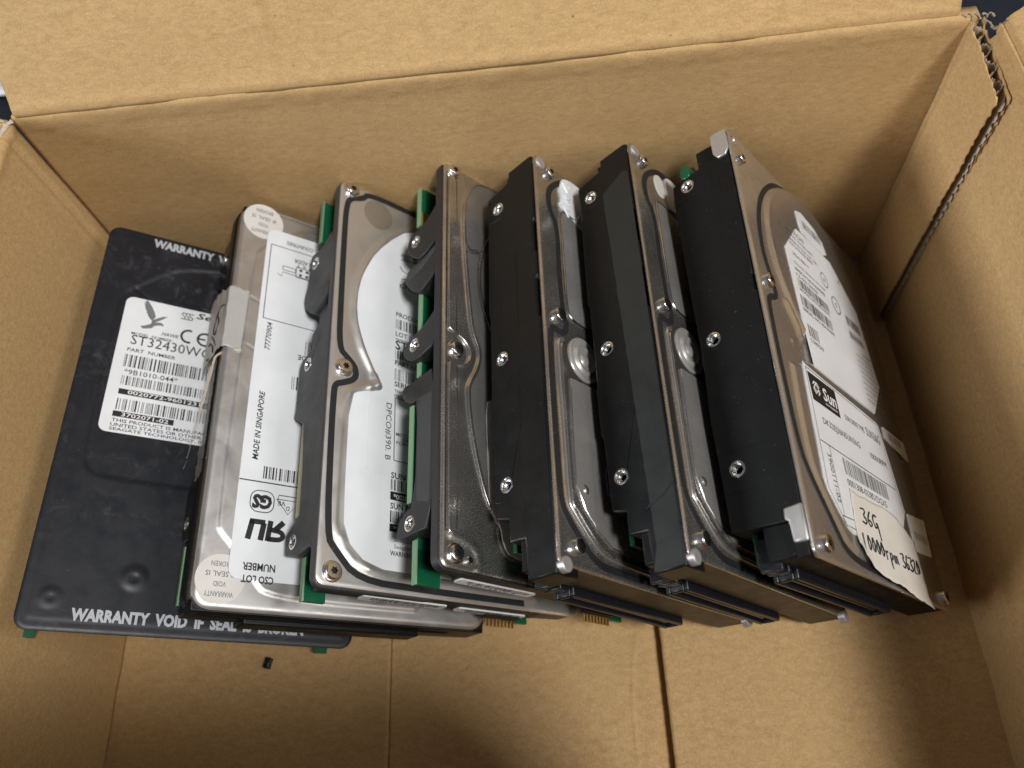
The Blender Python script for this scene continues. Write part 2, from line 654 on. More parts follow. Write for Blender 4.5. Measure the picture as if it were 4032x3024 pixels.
def hole_mesh(r):
    if r in _hole:
        return _hole[r]
    b = MB()
    seg = 20
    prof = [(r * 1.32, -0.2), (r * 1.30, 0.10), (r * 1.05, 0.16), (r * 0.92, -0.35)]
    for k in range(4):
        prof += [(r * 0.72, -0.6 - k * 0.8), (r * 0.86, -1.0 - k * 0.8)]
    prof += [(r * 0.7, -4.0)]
    vs, fs = [], []
    for rr, a in prof:
        for i in range(seg):
            t = 2 * math.pi * i / seg
            vs.append((rr * math.cos(t), rr * math.sin(t), a))
    n = len(prof)
    for j in range(n - 1):
        for i in range(seg):
            i2 = (i + 1) % seg
            fs.append((j * seg + i, j * seg + i2, (j + 1) * seg + i2, (j + 1) * seg + i))
    nb = len(fs) - 1
    fs.append(tuple(range((n - 1) * seg, n * seg)))
    me = bpy.data.meshes.new('threaded_hole')
    me.from_pydata([(x * MM, y * MM, z * MM) for x, y, z in vs], [], fs)
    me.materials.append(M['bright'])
    me.materials.append(M['hole_shade_and_black'])
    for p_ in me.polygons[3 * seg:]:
        p_.material_index = 1 if p_.center.z < -2.4 * MM else 0  # deep end of the bore painted black to stand for shade
    bm = bmesh.new()
    bm.from_mesh(me)
    bmesh.ops.recalc_face_normals(bm, faces=bm.faces)
    bm.to_mesh(me)
    bm.free()
    _hole[r] = me
    return me


def threaded_hole(parent, x, y, z=101.6, r=1.85):
    o = bpy.data.objects.new('threaded_hole', hole_mesh(r))
    scene.collection.objects.link(o)
    o.parent = parent
    o.location = Vector((x, y, z)) * MM
    return o


def holed_prism(b, poly, z0, z1, holes, r):
    """extrude an (x,y) outline along z with round holes cut through its top, done with bmesh triangulation"""
    bm = bmesh.new()
    edges = []

    def loop(pts):
        vs = [bm.verts.new((p[0], p[1], z1)) for p in pts]
        es = [bm.edges.new((vs[i], vs[(i + 1) % len(vs)])) for i in range(len(vs))]
        return es
    edges += loop(poly)
    for hx, hy in holes:
        edges += loop([(hx + r * math.cos(2 * math.pi * k / 16), hy + r * math.sin(2 * math.pi * k / 16)) for k in range(16)])
    bmesh.ops.triangle_fill(bm, edges=edges, use_beauty=True, use_dissolve=False)
    ret = bmesh.ops.extrude_face_region(bm, geom=bm.faces[:])
    for v in ret['geom']:
        if isinstance(v, bmesh.types.BMVert):
            v.co.z = z0
    bm.verts.index_update()
    b.add([tuple(v.co) for v in bm.verts], [tuple(v.index for v in f.verts) for f in bm.faces])
    bm.free()


def paper(parent, outline, x, mat='paper', name='label', th=0.12):
    b = MB()
    b.prism(outline, 0, x - 0.25, x + th)
    return b.build(name, M[mat], parent, smooth=False)


def gasket(parent, pts, w, x):
    b = MB()
    b.stroke(chaikin(pts, 2), w, x - 0.5, x + 0.22)
    return b.build('gasket', M['gasket'], parent, bevel=0)


def thin_body(b, T, Tb, ztop, y0=0.8, y1=146.2, zb=0.6, zc=14, x0=-0.8):
    b.prism([(x0, zb), (x0, ztop), (-T, ztop), (-T, zc), (-Tb, zb)], 1, y0, y1)


def pxz(poly):
    return poly


# prism with axis=1 inserts y, polygons are (x,z)

# ---- drive 1: black, deepest lean --------------------------------------------------
d = drive((93.92, -155.07, 22.51), 0.37, 56.22, -0.78,
          "slate black hard drive lying lowest at the left, eagle picture on its white label")
W = 101.6
ol = round_rect(0, 147, 0, W, 4.0)
rec = chaikin([(139.1, 72.3), (122.9, 89.8), (118.9, 93.6), (111, 94.2), (55.4, 94.2), (50.0, 91.6), (48.4, 87.6), (48.0, 62),
               (48, 12), (139, 12)], 2, True)


def h1(Y, Z):
    h = -0.55 * sstep(-0.2, 1.5, sdf(Y, Z, rec))
    h += 0.12 * sstep(2.6, 3.8, sdf(Y, Z, ol))
    for cy, cz, r, hh in ((17.4, 71.5, 4.8, 0.36), (9.6, 93.4, 4.0, 0.2)):
        q = np.hypot(Y - cy, Z - cz)
        h += hh * (1 - sstep(r * 0.45, r, q)) - hh * 0.6 * (1 - sstep(r * 0.16, r * 0.34, q))
    h -= ridge(Y, Z, [(122, 89), (116, 80)], 0.7, 0.2)
    h += 0.04 * np.sin(Y * 0.13 + 1.3) * np.sin(Z * 0.11)
    return h


cv = cover(ol, h1, M['slate'], d, thick=1.2, step=0.55)
b = MB()
text(b, "WARRANTY  VOID  IF  SEAL  IS  BROKEN", (3.1, 87.0), 3.9, 70.0, x=0.26, bold=0.05)
text(b, "WARRANTY  VOID  IF  SEAL  IS  BROKEN", (141.6, 86.4), 3.7, 70.0, x=0.26, bold=0.05)
build_each(b, 'lettering', M['white_ink'], cv)
b = MB()
thin_body(b, 22, 20, 99.5, y0=16)
b.box(-3.0, -0.6, 1.2, 146, 1, 100.4)
b.build('chassis', M['black'], d, bevel=0.5)
b = MB()
b.box(-22.6, -21.0, 15, 146, 3, 100.2)
b.box(-22.6, -21.0, 1.6, 15, 95.6, 100.2)
b.box(-22.6, -21.0, 2.0, 15, 2.4, 7)
b.build('circuit_board', M['pcb'], d, bevel=0.1)
b = MB()
b.box(-21.0, -17.5, 4.5, 16, 22, 36)
for k in range(10):
    b.box(-20.5, -19.9, 3.8, 5, 23 + k * 1.27, 23.6 + k * 1.27)
b.build('connector', M['plastic'], d)
lab = paper(d, round_rect(65.0, 118.3, 22, 91.2, 2.6), -0.36)
X = -0.20
b = MB()
text(b, "MODEL  NUMBER", (103.0, 87.3), 1.1, 13.5, x=X)
text(b, "ST32430WC", (99.2, 87.0), 3.8, 27.0, x=X, bold=0.0)
text(b, "PART  NUMBER", (96.2, 87.5), 1.4, 16, x=X)
text(b, "*9B1010-044*", (87.2, 87.0), 2.0, 17.5, x=X, bold=0.005)
text(b, "THIS PRODUCT IS MANUFACTURED IN THE", (68.9, 87.6), 1.25, 46, x=X)
text(b, "UNITED STATES OR OTHER COUNTRIES BY", (67.2, 87.7), 1.25, 46, x=X)
text(b, "SEAGATE TECHNOLOGY, INC.", (65.6, 87.8), 1.25, 33, x=X)
text(b, "Seagate", (114.2, 67.0), 3.4, 18, x=X, bold=0.02, shear=0.2)
text(b, "HAWK", (105.0, 77.6), 1.5, 6, x=X, shear=0.3)
b.cut()
for k in range(3):
    f = loc2((114.0, 71.4 - k * 1.3), R_ACROSS)
    b.stroke(chaikin([f(0.9, 2.2), f(-0.5, 2.4), f(-0.7, 1.3), f(0.6, 0.8), f(0.5, -0.3), f(-0.9, -0.2)], 2), 0.32, X)
b.cut()
for c0 in (68.5, 62.8):
    f = loc2((106.8, c0), R_ACROSS)
    b.stroke([f(*p) for p in arc((0, 0), 2.5, 70, 290)], 0.8, X)
f = loc2((106.8, 62.8), R_ACROSS)
b.stroke([f(-2.3, 0), f(0.2, 0)], 0.7, X)
build_each(b, 'lettering', M['ink'], lab)
b = MB()
barcode(b, (90.0, 87.7), 4.9, 30, x=X, seed=3, n=40)
barcode(b, (82.9, 87.3), 3.6, 30, x=X, seed=4, n=42)
barcode(b, (73.4, 87.2), 4.3, 29, x=X, seed=5, n=38)
build_each(b, 'barcode', M['ink'], lab)
b = MB()
quad(b, (79.3, 87.4), 2.1, 29, R_ACROSS, X)
quad(b, (70.8, 87.7), 2.1, 19.4, R_ACROSS, X)
build_each(b, 'printed_band', M['ink'], lab)
b = MB()
text(b, "0020772-96012312", (79.7, 84.5), 1.5, 26, x=X + 0.03)
text(b, "3702071-02", (71.1, 85.0), 1.5, 15, x=X + 0.03)
build_each(b, 'lettering', M['white'], lab)
b = MB()      # bird drawn from a raised wing, a fanned tail and a hooked head
f = loc2((106.5, 85.8), R_ACROSS)
b.flat([f(*p) for p in ((0.8, 11.2), (1.6, 11.6), (3.2, 9.6), (4.6, 7.2), (5.2, 5.4), (4.4, 4.0), (3.4, 4.2), (2.4, 6.2), (1.2, 8.4))], X)
b.flat([f(*p) for p in ((3.4, 4.3), (4.5, 4.1), (6.0, 5.2), (7.4, 6.2), (9.2, 6.6), (8.0, 5.4), (6.4, 4.0), (4.8, 3.2))], X)
b.flat([f(*p) for p in ((4.2, 3.6), (6.0, 3.4), (7.4, 3.6), (8.2, 3.0), (8.4, 2.2), (7.6, 2.4), (6.4, 2.2), (5.2, 1.6), (4.0, 1.6))], X)
b.flat([f(*p) for p in ((4.0, 2.2), (2.0, 1.0), (0.8, 0.6), (1.6, -0.3), (3.0, 0.0), (4.6, 0.6), (5.2, 1.5))], X)
for k in range(4):
    b.stroke([f(0.5 + k * 0.45, 10.6 - k * 1.3), f(2.9 + k * 0.5, 4.9 - k * 0.1)], 0.16, X + 0.02)
b.build('bird_picture', M['ink_grey'], lab, recalc=False)

# ---- drive 2: flat silver cover, label upside down -------------------------------------
d = drive((138.64, -149.72, 10.91), -2.08, 50.36, 2.37,
          "silver hard drive with an upside down label and torn masking tape on its top edge")
ol = round_rect(0, 147.5, 0, W, 6.0, 7)
pan = chaikin([(26, 96.8), (125, 95.6), (130, 92.8), (139.2, 82.2), (143.2, 77.4), (144, 62), (144, 8), (5, 8), (4.8, 62),
               (6.1, 80), (9.1, 82.9), (20.6, 92.1), (22.6, 94.4)], 2, True)


def h2(Y, Z):
    s = sdf(Y, Z, pan)
    h = 0.55 * sstep(-0.5, 0.6, s)
    h -= 0.9 * (1 - sstep(0, 2.4, sdf(Y, Z, ol))) ** 2
    h += 0.05 * np.sin(Y * 0.09) * np.cos(Z * 0.07)
    h -= ridge(Y, Z, [(108, 95.6), (106.5, 91)], 0.35, 0.2) + ridge(Y, Z, [(89, 94.6), (87.5, 91)], 0.35, 0.2)
    return h


cover(ol, h2, M['steel_matte'], d, thick=4.2, step=0.55)
b = MB()
b.prism(round_rect(-0.8, 148.2, 8, W + 0.7, 6.5, 6), 0, -9.5, -4.3)
thin_body(b, 14, 12, 101.0, y0=-0.3, zc=20)
b.box(-13.4, -5, -2.2, 1, 24, 84)
b.build('chassis', M['black'], d, bevel=0.5)
b = MB()
holed_prism(b, [(-6, 46), (-16, 46), (-24, 42), (-23.6, 27.5), (-21, 24.5), (-6, 24.5)], 97, 101.2, [(-19.5, 30.4)], 1.8)
b.build('mounting_tab', M['gloss_black'], d, bevel=0.5)
b = MB()
holed_prism(b, [(-6, 139), (-20, 139), (-24, 135), (-24, 122), (-6, 118)], 97, 101.2, [(-19.5, 133)], 1.8)
b.build('mounting_tab', M['gloss_black'], d, bevel=0.5)
threaded_hole(d, -19.5, 30.4, 101.2)
threaded_hole(d, -19.5, 133, 101.2)
b = MB()
b.box(-17.4, -15.8, 4, 22, 60, 101)
b.box(-15.8, -14.2, 1, 146, 22, 99.6)
b.build('circuit_board', M['pcb'], d, bevel=0.1)
b = MB()
b.box(-17.45, -15.75, 3.9, 22.1, 101, 101.4)
b.build('board_edge', M['pcb_edge'], d)
for cy, cz, spread in ((9.6, 93.6, 0), (141.2, 93.6, 1)):
    b = MB()
    b.prism([(cy + 7.4 * math.cos(a * math.pi / 16), cz + 7.4 * math.sin(a * math.pi / 16)) for a in range(32)], 0, -0.9, 0.10)
    sl = b.build('seal_sticker', M['seal'], d, smooth=False)
    b = MB()
    for k, s in enumerate(("WARRANTY", "VOID", "IF SEAL IS", "BROKEN")):
        w = (8.6, 3.8, 9.0, 6.2)[k]
        text(b, s, (cy - 4.6 + 3.0 * k + 0.8, cz - w / 2), 1.6, w, rd=R_FLIP, x=0.14)
    build_each(b, 'lettering', M['ink_grey'], sl)
lab = paper(d, round_rect(9.8, 138.9, 22, 91.7, 3.5), 0.50)
X = 0.66
b = MB()
frame2d(b, 100.9, 132.2, 30, 90.0, 0.28, X)
b.cut()
b.stroke([(41.3, 91.6), (41.3, 22.1)], 0.4, X)
text(b, "MADE IN SINGAPORE", (48.5, 86.4), 2.0, 24.5, rd=R_UP, x=X, bold=0.02, shear=0.15)
text(b, "77770904", (88.9, 86.4), 2.0, 10.8, rd=R_UP, x=X, bold=0.01, shear=0.15)
text(b, "UNITED STATES OR OTHER COUNTRIES", (135.6, 50), 1.6, 34.4, rd=R_FLIP, x=X)
text(b, "SCSI ADDR", (129.0, 72.0), 1.8, 9, rd=R_FLIP, x=X)
text(b, "3 2 1", (126.8, 74.0), 1.5, 5.4, rd=R_FLIP, x=X)
text(b, "NUMBER", (15.2, 77.4), 2.4, 10.2, rd=R_FLIP, x=X, bold=0.025)
text(b, "CSO LOT", (11.4, 77.6), 2.4, 10.0, rd=R_FLIP, x=X, bold=0.025)
text(b, "DATE CODE", (89.9, 62.0), 2.0, 14.4, rd=R_FLIP, x=X, bold=0.02)
frame2d(b, 122.8, 124.4, 80.2, 84.9, 0.25, X)
frame2d(b, 121.2, 125.6, 70.0, 79.9, 0.25, X)
b.cut()
b.stroke([(120.6, 86.6), (119.8, 85.2), (121.8, 84.8), (121.2, 70)], 0.25, X)
for yy in (122.4, 124.5):
    for k in range(4):
        c = (yy, 78.2 - 2.4 * k)
        b.cut()
        b.flat([(c[0] + 0.6 * math.cos(a * math.pi / 5), c[1] + 0.6 * math.sin(a * math.pi / 5)) for a in range(10)], X)
build_each(b, 'lettering', M['ink'], lab)
b = MB()
barcode(b, (46.8, 60), 4.2, 24.5, rd=R_FLIP, x=X, seed=8, n=30)
barcode(b, (95.7, 58), 5.4, 16.8, rd=R_FLIP, x=X, seed=9, n=20)
barcode(b, (81.0, 58), 5.0, 20, rd=R_FLIP, x=X, seed=10, n=24)
build_each(b, 'barcode', M['ink'], lab)
b = MB()     # approval marks, all printed upside down
g = round_rect(31.4, 38.4, 79.8, 87.4, 2.6, 5)
b.stroke(g + [g[0]], 0.3, X)
text(b, "GS", (37.2, 80.4), 4.8, 6.4, rd=R_FLIP, x=X, bold=0.06, shear=0.1)
b.stroke([(36.4, 79.0), (31.8, 75.0), (36.4, 71.2), (36.4, 79.0)], 0.28, X)
b.stroke([(36.6, 78.6), (37.8, 78.4), (37.8, 71.6)], 0.28, X)
text(b, "VE", (35.9, 76.0), 1.5, 2.6, rd=R_FLIP, x=X)
text(b, "D", (34.4, 74.6), 1.4, 1.2, rd=R_FLIP, x=X)
build_each(b, 'approval_mark', M['ink'], lab)
b = MB()
f = loc2((29.0, 75.6), R_FLIP)     # mirrored R joined to a slanted U
b.stroke([f(5.2, 6.6), f(4.6, 0.0)], 1.7, X)
b.stroke(chaikin([f(5.2, 5.9), f(1.4, 5.9), f(0.2, 4.8), f(0.8, 3.2), f(4.8, 2.8)], 2), 1.6, X)
b.stroke([f(3.0, 2.8), f(0.4, 0.0)], 1.8, X)
b.stroke([f(7.4, 6.6), f(6.7, 1.0)], 1.8, X)
b.stroke([f(6.3, 0.8), f(11.2, 0.8)], 1.7, X)
b.stroke([f(10.4, 0.4), f(11.4, 6.6)], 1.8, X)
build_each(b, 'approval_mark', M['ink'], lab)

# masking tape folded over the upper edge, torn towards the near end
V, F = [], []
na, nb = 42, 24
for i in range(na + 1):
    yy = 87.0 + 23.4 * i / na
    for j in range(nb + 1):
        t = j / nb
        y = yy
        if i in (0, na):
            y += rnd.uniform(-0.7, 0.7) + (1.2 if i == na else -1) * max(0, t - 0.35) * 2.0
        if t < 0.28:
            x, z = 0.16, 95.4 + (W + 0.2 - 95.4) * t / 0.28
        else:
            q = (t - 0.28) / 0.72
            x, z = 0.16 - 24 * q, W + 0.5 + 0.5 * math.sin(q * 30) * (0.3 + 0.3 * math.sin(yy)) + 1.2 * math.sin(math.pi * q)
            y += q * 4 * (i / na - 0.3)
            if j == nb:
                x += rnd.uniform(-1.5, 2.2)
        V.append((x, y, z + rnd.uniform(-0.05, 0.05)))
for i in range(na):
    for j in range(nb):
        a = i * (nb + 1) + j
        F.append((a, a + nb + 1, a + nb + 2, a + 1))
b = MB()
b.add(V, F)
tp = b.build('masking_tape', M['tape'], d)
s = tp.modifiers.new('thick', 'SOLIDIFY')
s.thickness = 0.12 * MM
s.offset = 0
b = MB()     # pen marks on the tape, drawn over its folded face


def onside(x, y):
    q = -x / 24
    return (x, y, W + 0.72 + 1.2 * math.sin(math.pi * q))


b.tube([onside(*p) for p in chaikin([(-2.0, 103.6), (-5.0, 104.8), (-8.6, 102), (-10.4, 97.5), (-9.0, 94.2), (-6.4, 95.4), (-5.6, 99), (-7.0, 101.2)], 2)], 0.22, 6)
b.tube([onside(*p) for p in chaikin([(-5.5, 89), (-8.4, 92.5), (-11.0, 95.0)], 2)], 0.22, 6)
b.tube([onside(*p) for p in chaikin([(-13.8, 92.5), (-11.6, 92.8), (-8.2, 89.2), (-7.6, 87.2)], 2)], 0.22, 6)
b.tube([onside(*p) for p in chaikin([(-14.6, 87.6), (-13.2, 86.2), (-11.8, 86.6)], 2)], 0.2, 6)
b.build('lettering', M['ink'], tp)
b = MB()
for k in range(9):
    p = [(0.6 - 0.3 * k, 86.2 - 0.2 * k, 96.0 + 0.3 * k)]
    for q in range(1, 10):
        p.append((0.5 - q * (1.3 + 0.22 * k) + rnd.uniform(-.5, .5), 86.6 - q * (0.6 + 0.42 * k * (q > 3)) + rnd.uniform(-.4, .4), min(97 + q * 1.9, W + 1.4) + rnd.uniform(-.4, .5)))
    b.tube(chaikin(p, 1), [0.55 * (1 - 0.06 * j) * rnd.uniform(0.5, 1.2) for j in range(len(chaikin(p, 1)))], 5)
b.build('torn_strip', M['torn'], d)
V, F = [], []
na, nb = 50, 16
for i in range(na + 1):
    for j in range(nb + 1):
        u_, t = i / na, j / nb
        y = 42 + 42 * u_
        x = -3.6 - 7.5 * t
        z = W + 0.9 + 0.25 * math.sin(y * 1.9 + 4 * t) * math.sin(t * 9 + y * 0.7) 
        V.append((x, y, z))
for i in range(na):
    for j in range(nb):
        a = i * (nb + 1) + j
        F.append((a, a + nb + 1, a + nb + 2, a + 1))
b = MB()
b.add(V, F)
b.build('clear_tape', M['clear'], d)

# ---- drive 3: round-shouldered white label --------------------------------------------
d = drive((171.35, -146.07, 8.80), -0.06, 45.18, 0.69,
          "third hard drive from the left, curved white label with a DPCO sticker")
ol = round_rect(0, 147, 0, W, 2.6)
lab3 = [(138.5, 30), (138.5, 60), (137, 72.7), (126.5, 82.8), (115, 89.8), (103.7, 93.0), (92.4, 93.3), (79.9, 90.3), (71.5, 85),
        (68.2, 84.4), (66.0, 88.2), (62.0, 94.2), (30.7, 94.4), (14.9, 94.0), (6.6, 84.8), (6.5, 66), (6.5, 20), (138.5, 20)]
ring = chaikin([(140.5, 20), (140.5, 62), (139.5, 71), (127.4, 84.4), (110, 92.9), (94.8, 94.9), (82, 91.6), (70.5, 85.4), (67.6, 84.2)], 2)
ring2 = chaikin([(67.6, 84.2), (66.2, 88), (63.0, 95.4), (53, 96.6), (25.3, 96.9), (14.6, 96.7), (4.7, 86.2), (4.6, 66), (4.6, 20)], 2)
notch = chaikin([(71.8, 89.5), (68, 89.9), (65.5, 93), (64.8, 96.5)], 2)


def h3(Y, Z):
    l = [(y, z) for y, z in lab3]
    h = 0.5 * sstep(-2.2, 0.2, sdf(Y, Z, l))
    h += ridge(Y, Z, ring, 1.1, 0.42) + ridge(Y, Z, ring2, 1.3, 0.55)
    h += ridge(Y, Z, [(70.5, 85.4), (67.8, 84.2), (66.4, 87)], 1.3, 0.45)
    return h


cover(ol, h3, M['steel'], d, thick=1.0, step=0.5)
gasket(d, [(145.6, 70), (146.0, 90.6), (142.6, 92.6), (140.8, 97.4), (137, 99.2), (120, 99.3), (95.7, 99.1), (77.5, 98.8), (74.9, 95.4),
           (71.9, 92.2), (67.8, 92.2), (65.4, 96.4), (64.2, 99.4), (60, 99.7), (44.5, 99.7), (14.3, 99.0), (10.6, 96.3), (2.6, 88.4), (2.2, 66),
           (2.2, 25)], 2.0, 0.1)
for y, z in ((144.3, 97.4), (70.8, 96.6), (4.0, 96.8)):
    screw(d, 0.1, y, z, 2.5, 1.6, True)
b = MB()
b.prism([(138.3 + 6.0 * math.cos(a * math.pi / 14) * 1.05, 86 + 6.0 * math.sin(a * math.pi / 14)) for a in range(28)], 0, -0.2, 0.04)
b.build('seal_mark', M['seal_clear'], d, smooth=False)
lab = paper(d, chaikin(lab3, 1, True), 0.56)
X = 0.72
b = MB()
zz = 77.8
text(b, "PRODUCT ID", (96.9, zz), 1.9, 15, x=X, bold=0.012)
text(b, "LOT NUMBER", (88.9, zz), 1.9, 15.5, x=X, bold=0.012)
b.stroke([(87.8, zz), (87.8, 58)], 0.3, X)
text(b, "ST34371WC", (83.6, zz), 3.8, 25, x=X, bold=0.02)
text(b, "PART NUMBER", (77.4, zz), 2.0, 16, x=X, bold=0.02)
text(b, "SERIAL NUMBER", (69.2, zz), 2.0, 18.5, x=X, bold=0.02)
text(b, "THIS PRODUCT IS MADE IN THE U.S.A.", (67.0, zz), 1.0, 30, x=X)
text(b, "OR OTHER COUNTRIES", (65.3, zz), 1.0, 16, x=X)
frame2d(b, 42.4, 64.9, 48, 77.4, 0.3, X)
text(b, "MOTOR", (51.2, 76.8), 1.25, 6, x=X)
text(b, "DEEP", (49.7, 74.2), 1.25, 5, x=X)
text(b, "FORCE", (48.2, 76.6), 1.25, 6, x=X)
text(b, "W", (52.8, 72.6), 1.25, 1.3, x=X)
text(b, "SUN SERIAL", (36.2, zz + .5), 2.1, 15, x=X, bold=0.02)
text(b, "SUN PART NO", (26.0, zz + .5), 2.1, 16, x=X, bold=0.02)
text(b, "Seagate and the", (15.3, 76.6), 1.7, 14, x=X, bold=0)
text(b, "Seagate's Warranty", (13.2, 76.6), 1.7, 16, x=X, bold=0)
text(b, "WARNING:", (11.2, 78.0), 1.6, 9, x=X, bold=0.015)
text(b, "Seagate", (121.6, 71.8), 3.4, 17, x=X, bold=0.02, shear=0.2)
b.cut()
for k in range(3):
    f = loc2((122.3, 75.4 - k * 1.15), R_ACROSS)
    b.stroke(chaikin([f(0.9, 2.0), f(-0.5, 2.2), f(-0.7, 1.2), f(0.6, 0.7), f(0.5, -0.3), f(-0.9, -0.2)], 2), 0.36, X)
b.stroke(chaikin([(118.8, 76.6), (117.0, 75.6), (116.6, 73), (116.4, 68)], 2), 0.35, X)
b.stroke([(113.4, 75.8), (114.2, 73.5), (115.0, 69)], 0.3, X)
text(b, "CHEETAH", (109.6, 76.6), 2.0, 14, x=X, shear=0.3)
text(b, "DPCO#390. B", (62.2, 81.0), 2.3, 20.2, rd=R_DOWN, x=X + 0.14, bold=0.0)
build_each(b, 'lettering', M['ink'], lab)
b = MB()
for k, (y, h) in enumerate(((91.9, 4.0), (80.0, 3.4), (71.5, 3.6 + 2.0), (32.2, 3.7), (21.6, 3.9))):
    barcode(b, (y, zz if y > 60 else zz + .5), h if y != 71.5 else 4.6, 24, x=X, seed=20 + k, n=34)
build_each(b, 'barcode', M['ink'], lab)
b = MB()
quad(b, (29.0, 78.4), 2.8, 16, R_ACROSS, X)
quad(b, (18.7, 78.4), 2.5, 14, R_ACROSS, X)
build_each(b, 'printed_band', M['ink'], lab)
b = MB()
text(b, "*0020", (29.4, 77.2), 1.7, 5.2, x=X + 0.03)
text(b, "*37", (19.1, 77.0), 1.6, 3.4, x=X + 0.03)
build_each(b, 'lettering', M['white'], lab)
st = paper(d, [(63.6, 87.3), (37.2, 87.7), (36.4, 79.0), (63.3, 79.4)], 0.74, 'paper', 'sticker', 0.08)

HOLES3 = [(-16.6, 119.8), (-16.3, 77.8), (-17.2, 16.4)]
b = MB()
b.box(-13, -0.9, 0.8, 146.2, 12, 96.5)
thin_body(b, 13, 10, 96, zc=16)
b.prism(round_rect(-0.6, 147.6, 60, W + 0.4, 3.0, 4), 0, -4.0, -1.05)
pl = chaikin([(-3, 129), (-13, 124), (-19.5, 125.5), (-21.2, 124), (-21.2, 114.4), (-23.6, 110), (-23.6, 104.5), (-18, 98.8), (-13, 97.1), (-3, 103)], 1, True)
holed_prism(b, pl, 96.5, 101.6, [HOLES3[0]], 2.0)
holed_prism(b, [(-3, 99.4), (-14, 97.0), (-13.4, 93.5), (-3, 92)], 95, 100.2, [], 1)
pl = [(-3, 95.2), (-15.4, 88.8), (-14.9, 82.9), (-21.5, 81.4), (-22.8, 79.5), (-23.4, 63.3), (-24.2, 61.2), (-22.9, 59.6), (-16.7, 55.7),
      (-15.0, 40), (-14.6, 24.4), (-23.0, 19.6), (-22.2, 13.0), (-14, 11.6), (-6.2, 12.6), (-3, 9)]
holed_prism(b, pl, 96.5, 101.6, HOLES3[1:], 2.0)
b.build('chassis', M['rail'], d, bevel=0.6)
b = MB()
b.prism(chaikin([(-23.4, 108), (-22.8, 104.6), (-18, 100.2), (-13.6, 98.8), (-4.5, 104.4), (-5, 106.6)], 1, True), 2, 101.0, 101.63)
b.build('side_recess_tone', M['rail_dark'], d, bevel=0.2)  # darker inlay lying flush, recess shade put into its colour
for h in HOLES3:
    threaded_hole(d, *h)
b = MB()
b.box(-15.6, -14.0, 3.0, 58, 14, 98.4)
b.box(-15.6, -14.0, -1.8, 9, 91.2, 98.4)
b.box(-15.6, -14.0, -1.0, 3.1, 12, 19)
b.box(-15.6, -14.0, 60, 146, 14, 98.4)
b.box(-15.6, -14.0, 128, 146.6, 92, 101.0)
b.build('circuit_board', M['pcb'], d, bevel=0.15)
b = MB()
b.box(-15.7, -13.9, -1.9, 11.2, 98.4, 98.9)
b.build('board_edge', M['pcb_edge'], d)
b = MB()
b.box(-15.7, -13.9, 128, 146.7, 101.0, 101.5)
b.build('board_edge', M['pcb_edge'], d)
b = MB()
b.box(-19.4, -16.0, 24.5, 57.5, 97.6, 100.6)
b.build('connector', M['beige'], d, bevel=0.3)
b = MB()
for k in range(26):
    b.box(-16.0, -15.4, 26 + k * 1.2, 26.6 + k * 1.2, 99.4, 100.3)
b.build('contacts', M['hole_shade_and_black'], d)


def end_label(parent, xs, zs, y, seed, digits):
    b = MB()
    (x0, x1), (z0, z1) = xs, zs
    s = [(-1, 0), (1, 0)]
    pts = round_rect(z0, z1, x0, x1, 0.9, 4)       # (z, x)
    n = len(pts)
    vs = [(p[1], y, p[0]) for p in pts] + [(p[1], y + 0.5, p[0]) for p in pts]
    b.add(vs, [tuple(range(n)), tuple(range(2 * n - 1, n - 1, -1))] + [(i, (i + 1) % n, (i + 1) % n + n, i + n) for i in range(n)])
    lb = b.build('label', M['paper_dull'], parent, smooth=False)
    c = MB()
    r = random.Random(seed)
    t = z1 - 3.5
    while t > z0 + 2.5:
        w = r.choice((0.25, 0.25, 0.5, 0.7))
        c.add([(x0 + 1.7, y - 0.05, t), (x1 - 0.5, y - 0.05, t), (x1 - 0.5, y - 0.05, t - w), (x0 + 1.7, y - 0.05, t - w)], [(0, 1, 2, 3)])
        t -= w + r.choice((0.25, 0.4, 0.6))
    Vt, Ft, asp = text_tris(digits, 0.012, 0)
    # characters stand towards the board side: read towards the floor edge with their heads to the board
    w, h = (z1 - z0) * 0.62, 1.1
    zc = z1 - 5
    c.add([(x0 + 1.5 - q * h, y - 0.05, zc - a * w) for a, q in Vt], Ft)
    c.build('barcode', M['ink'], lb, recalc=False)


end_label(d, (-12.6, -7.9), (50.5, 81.5), 0.2, 40, "10016932 8")
end_label(d, (-12.8, -8.3), (17, 45.5), 0.2, 41, "10019217 4")
b = MB()
b.box(-13.8, -10.5, -0.6, 5, 18, 33)
b.build('connector', M['hole_shade_and_black'], d)
b = MB()
for k in range(8):
    b.box(-13.6, -12.9, -3.2, 1, 19.2 + k * 1.6, 19.9 + k * 1.6)
b.build('contacts', M['gold'], d)

# ---- drive 4: dark rail, stepped steel cover -------------------------------------------------
d = drive((203.57, -147.73, 11.92), 0.60, 41.38, -1.10,
          "dark grey sided hard drive with stepped steel cover, fourth from left")
ol = round_rect(0, 147, 0, W, 2.6)
path = chaikin([(146, 20), (146, 72), (145.2, 84.6), (141.5, 89.4), (131.6, 93.2), (113.8, 93.2), (86.1, 90.9), (78.1, 89.5), (72.9, 86.6), (66.3, 87.9),
                (60.8, 90.8), (57.4, 92.0), (48, 91.4), (35.9, 89.2), (21.3, 84.8), (13, 78), (9, 70), (9, 20)], 2)
strip = [(9, 96.2), (9, 99.6), (64.8, 99.7), (67.0, 93), (69.3, 90.4), (73.2, 91.2), (75.2, 95.4), (76.4, 99.8), (139.7, 100.0), (142.2, 97.6), (134.5, 96.2), (77, 96.3), (75.0, 89.4), (69, 88.8), (65.4, 92), (64.4, 96.0)]
circ = [(102 + 42 * math.cos(a), 44.6 + 42 * math.sin(a)) for a in np.linspace(0.4, 2.9, 40)]


